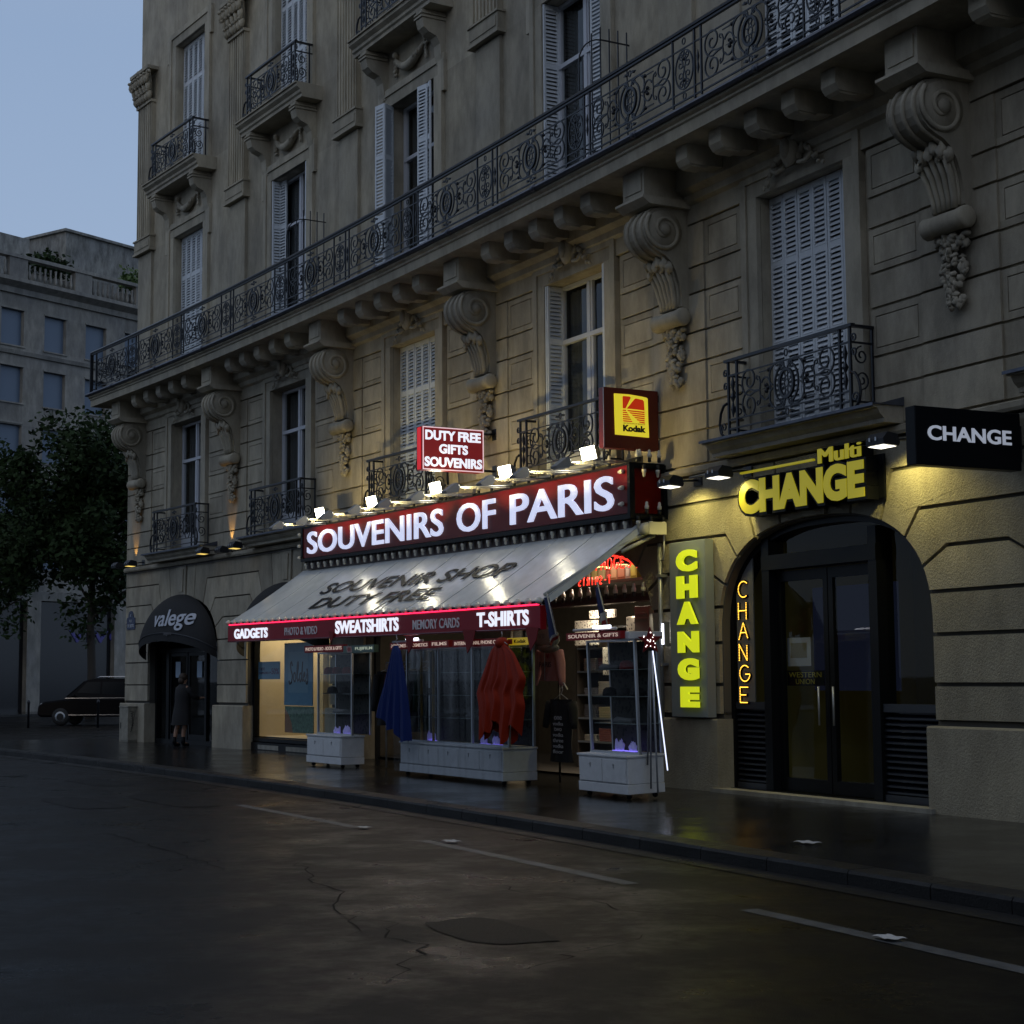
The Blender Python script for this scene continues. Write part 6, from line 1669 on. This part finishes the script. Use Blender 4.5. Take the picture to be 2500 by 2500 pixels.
tree(-26.5, 84, 13.5, (3.6, 3.4, 5.2), 'leafy street tree farther left along the side street', 14000)
for q, (s, y_, r, lab) in enumerate(((2.6, .8, (1.3, .7, .8), 'bright green planter shrub on the roof terrace'), (-3.2, 1.2, (1.5, .7, .6), 'low dark shrub on the left of the roof terrace'))):
    T = thing('roof_shrub', lab, 'plant', BG @ Matrix.Translation((s, y_, 23.3)), 'shrubs on the roof terrace')
    part(T, 'foliage', crown(MB(), (0, 0, 1.5), r, 900, .16), M_LEAF2 if q == 0 else M_LEAF)
    part(T, 'planter', MB().box(-r[0], r[0], -.4, .4, 0, .7), M_CREAM)
# black car
T = thing('parked_car', 'black tall car with chrome trim half hidden by the corner pier', 'car', Matrix.Translation((-16.0, 66, -.13)) @ Matrix.Rotation(R(180-4), 4, 'Z'))
M_CAR = mat('black_car_paint', (.003, .003, .004), .25, spec=.07); M_TYRE = mat('tyre', (.012, .012, .012), .8)
lower = [(-2.35, .42), (-2.40, .70), (-2.36, 1.02), (-.2, 1.06), (1.15, 1.04), (2.15, .92), (2.38, .78), (2.42, .45), (2.30, .34), (-2.25, .34)]
upper = [(-2.33, 1.03), (-2.12, 1.62), (-1.9, 1.80), (.1, 1.82), (.55, 1.74), (1.30, 1.06)]
part(T, 'body', MB().prism(lower, -.92, .92, 1), M_CAR, bevel=.07)
m = MB(); k = len(upper)
m.add([(x, -.90+max(0, z-1.05)*.22, z) for x, z in upper]+[(x, .90-max(0, z-1.05)*.22, z) for x, z in upper], [list(range(k)), list(range(2*k-1, k-1, -1))]+[(i, k+i, k+(i+1) % k, (i+1) % k) for i in range(k)])
part(T, 'cabin', m, M_CAR, bevel=.03)
for s in (-1, 1):
    for a, b, c_0, d in ((-2.05, -1.15, -1.85, -1.15), (-1.08, -.12, -1.08, -.12), (-.05, 1.02, -.05, .48)):
        m = MB(); y0_, y1_ = s*(.905-.02), s*(.905-.135)
        m.add([(a, y0_, 1.10), (b, y0_, 1.10), (d, y1_, 1.68), (c_0, y1_, 1.68)], [(0, 1, 2, 3)])
        part(T, 'side_window', m, mat('tinted_glass', (.006, .008, .010), .1, spec=.1) if 'tinted_glass' not in bpy.data.materials else bpy.data.materials['tinted_glass'])
    part(T, 'chrome_trim', MB().box(-2.3, 1.3, s*.905-.006, s*.905+.006, 1.045, 1.075).box(-1.3, 1.5, s*.925-.006, s*.925+.006, .40, .43), mat('chrome', (.6, .6, .62), .15, 1.0) if 'chrome' not in bpy.data.materials else bpy.data.materials['chrome'])
    part(T, 'roof_rail', MB().tube([(-1.9, s*.68, 1.84), (-1.8, s*.68, 1.88), (.0, s*.68, 1.88), (.15, s*.68, 1.83)], .018, 6), bpy.data.materials['chrome'])
    part(T, 'mirror', MB().ball((.95, s*1.02, 1.14), (.07, .10, .07), 8, 6), M_CAR)
    part(T, 'headlight', MB().ball((2.28, s*.66, .80), (.10, .18, .08), 10, 6), mat('headlight_lens', (.4, .42, .45), .1) if 'headlight_lens' not in bpy.data.materials else bpy.data.materials['headlight_lens'])
    for x in (-1.45, 1.48):
        wo = part(T, 'wheel', MB().lathe([(.20, -.11), (.33, -.10), (.345, -.05), (.345, .05), (.33, .10), (.20, .11)], (x, s*.84, .345), 20, 1), M_TYRE)
        part(T, 'rim', MB().lathe([(.02, s*.09), (.19, s*.085), (.205, s*.115), (.02, s*.10)], (x, s*.84, .345), 14, 1), M_ALU, parent=wo)
part(T, 'windscreen', MB().add([(1.28, -.82, 1.10), (1.28, .82, 1.10), (.60, .70, 1.70), (.60, -.70, 1.70)], [(0, 1, 2, 3)]).move(.03, 0, .01), bpy.data.materials['tinted_glass'])
for q, x in enumerate((-15.35, -18.0, -20.6)):
    single('bollard', 'thin dark street post %s' % ('in front of the black car door', 'in front of the black car bonnet', 'farther left along the kerb')[q], 'bollard', MB().lathe([(.045, 0), (.045, .9), (.06, .92), (.06, .96), (.04, 1.02), (.005, 1.04)], (0, 0, 0), 10), M_DKMET, Matrix.Translation((x, 62.2+.3*q, -.13)), group='posts along the side street kerb')
# litter on the wet ground
def litter(u, w, z, lab, col, s):
    m = MB(); m.grid(lambda a, b: (s*(a-.5)*1.6, s*(b-.5), .008+s*.08*abs(math.sin(a*5+b*4))), 6, 5, False)
    single('litter', lab, 'litter', m, mat('litter_paint', col, .5) if False else (bpy.data.materials.get('pale_wrapper') or mat('pale_wrapper', (.45, .45, .44), .5)), MFW(u, w, z), group='scraps of litter on the wet ground')
litter(31.1, 3.4, 0, 'crumpled pale wrapper on the pavement near the right cabinet', (.5, .5, .5), .16)
litter(25.9, 5.9, -.12, 'small pale scrap on the left dash of the road marking', (.5, .5, .5), .12)
litter(28.0, 5.75, -.12, 'pale scrap lying at the start of the middle road dash', (.5, .5, .5), .14)
litter(35.6, 5.9, -.12, 'flat pale scrap on the nearest road dash', (.5, .5, .5), .13)

# ---------------------------------------------------------------- the other side of the street, behind the camera (it shades the road and shows in the panes)
T = thing('opposite_building', 'grey stone apartment row across the street that the window panes reflect', 'building', MFW(45, 27, 0))
cols2 = [12+3.4*i for i in range(22)]; rows2 = [(5.2, 8.0), (9.2, 12.0), (13.2, 15.8), (17.0, 19.2)]
hol = [(a, a+1.5, b, c) for a in cols2 for b, c in rows2]
wl = holed(9, 92, 0, 21.5, hol, 27, -.3); wl.quad((9, 27, 0), (9, 39, 0), (9, 39, 21.5), (9, 27, 21.5)); wl.quad((9, 27, 21.5), (92, 27, 21.5), (92, 39, 24.5), (9, 39, 24.5))
part(T, 'wall', wl, M_CREAM, 'F')
w0 = None
for a in cols2:
    for b, c in rows2:
        M = WORLD[T.name].inverted() @ MFW(a+.75, 27.28, b)
        if w0 is None: w0 = part(T, 'window', MB().box(-.76, .76, -.02, .02, 0, 2.85), M_BLIND); w0.matrix_basis = M
        else: proto_copy(w0, T, M)
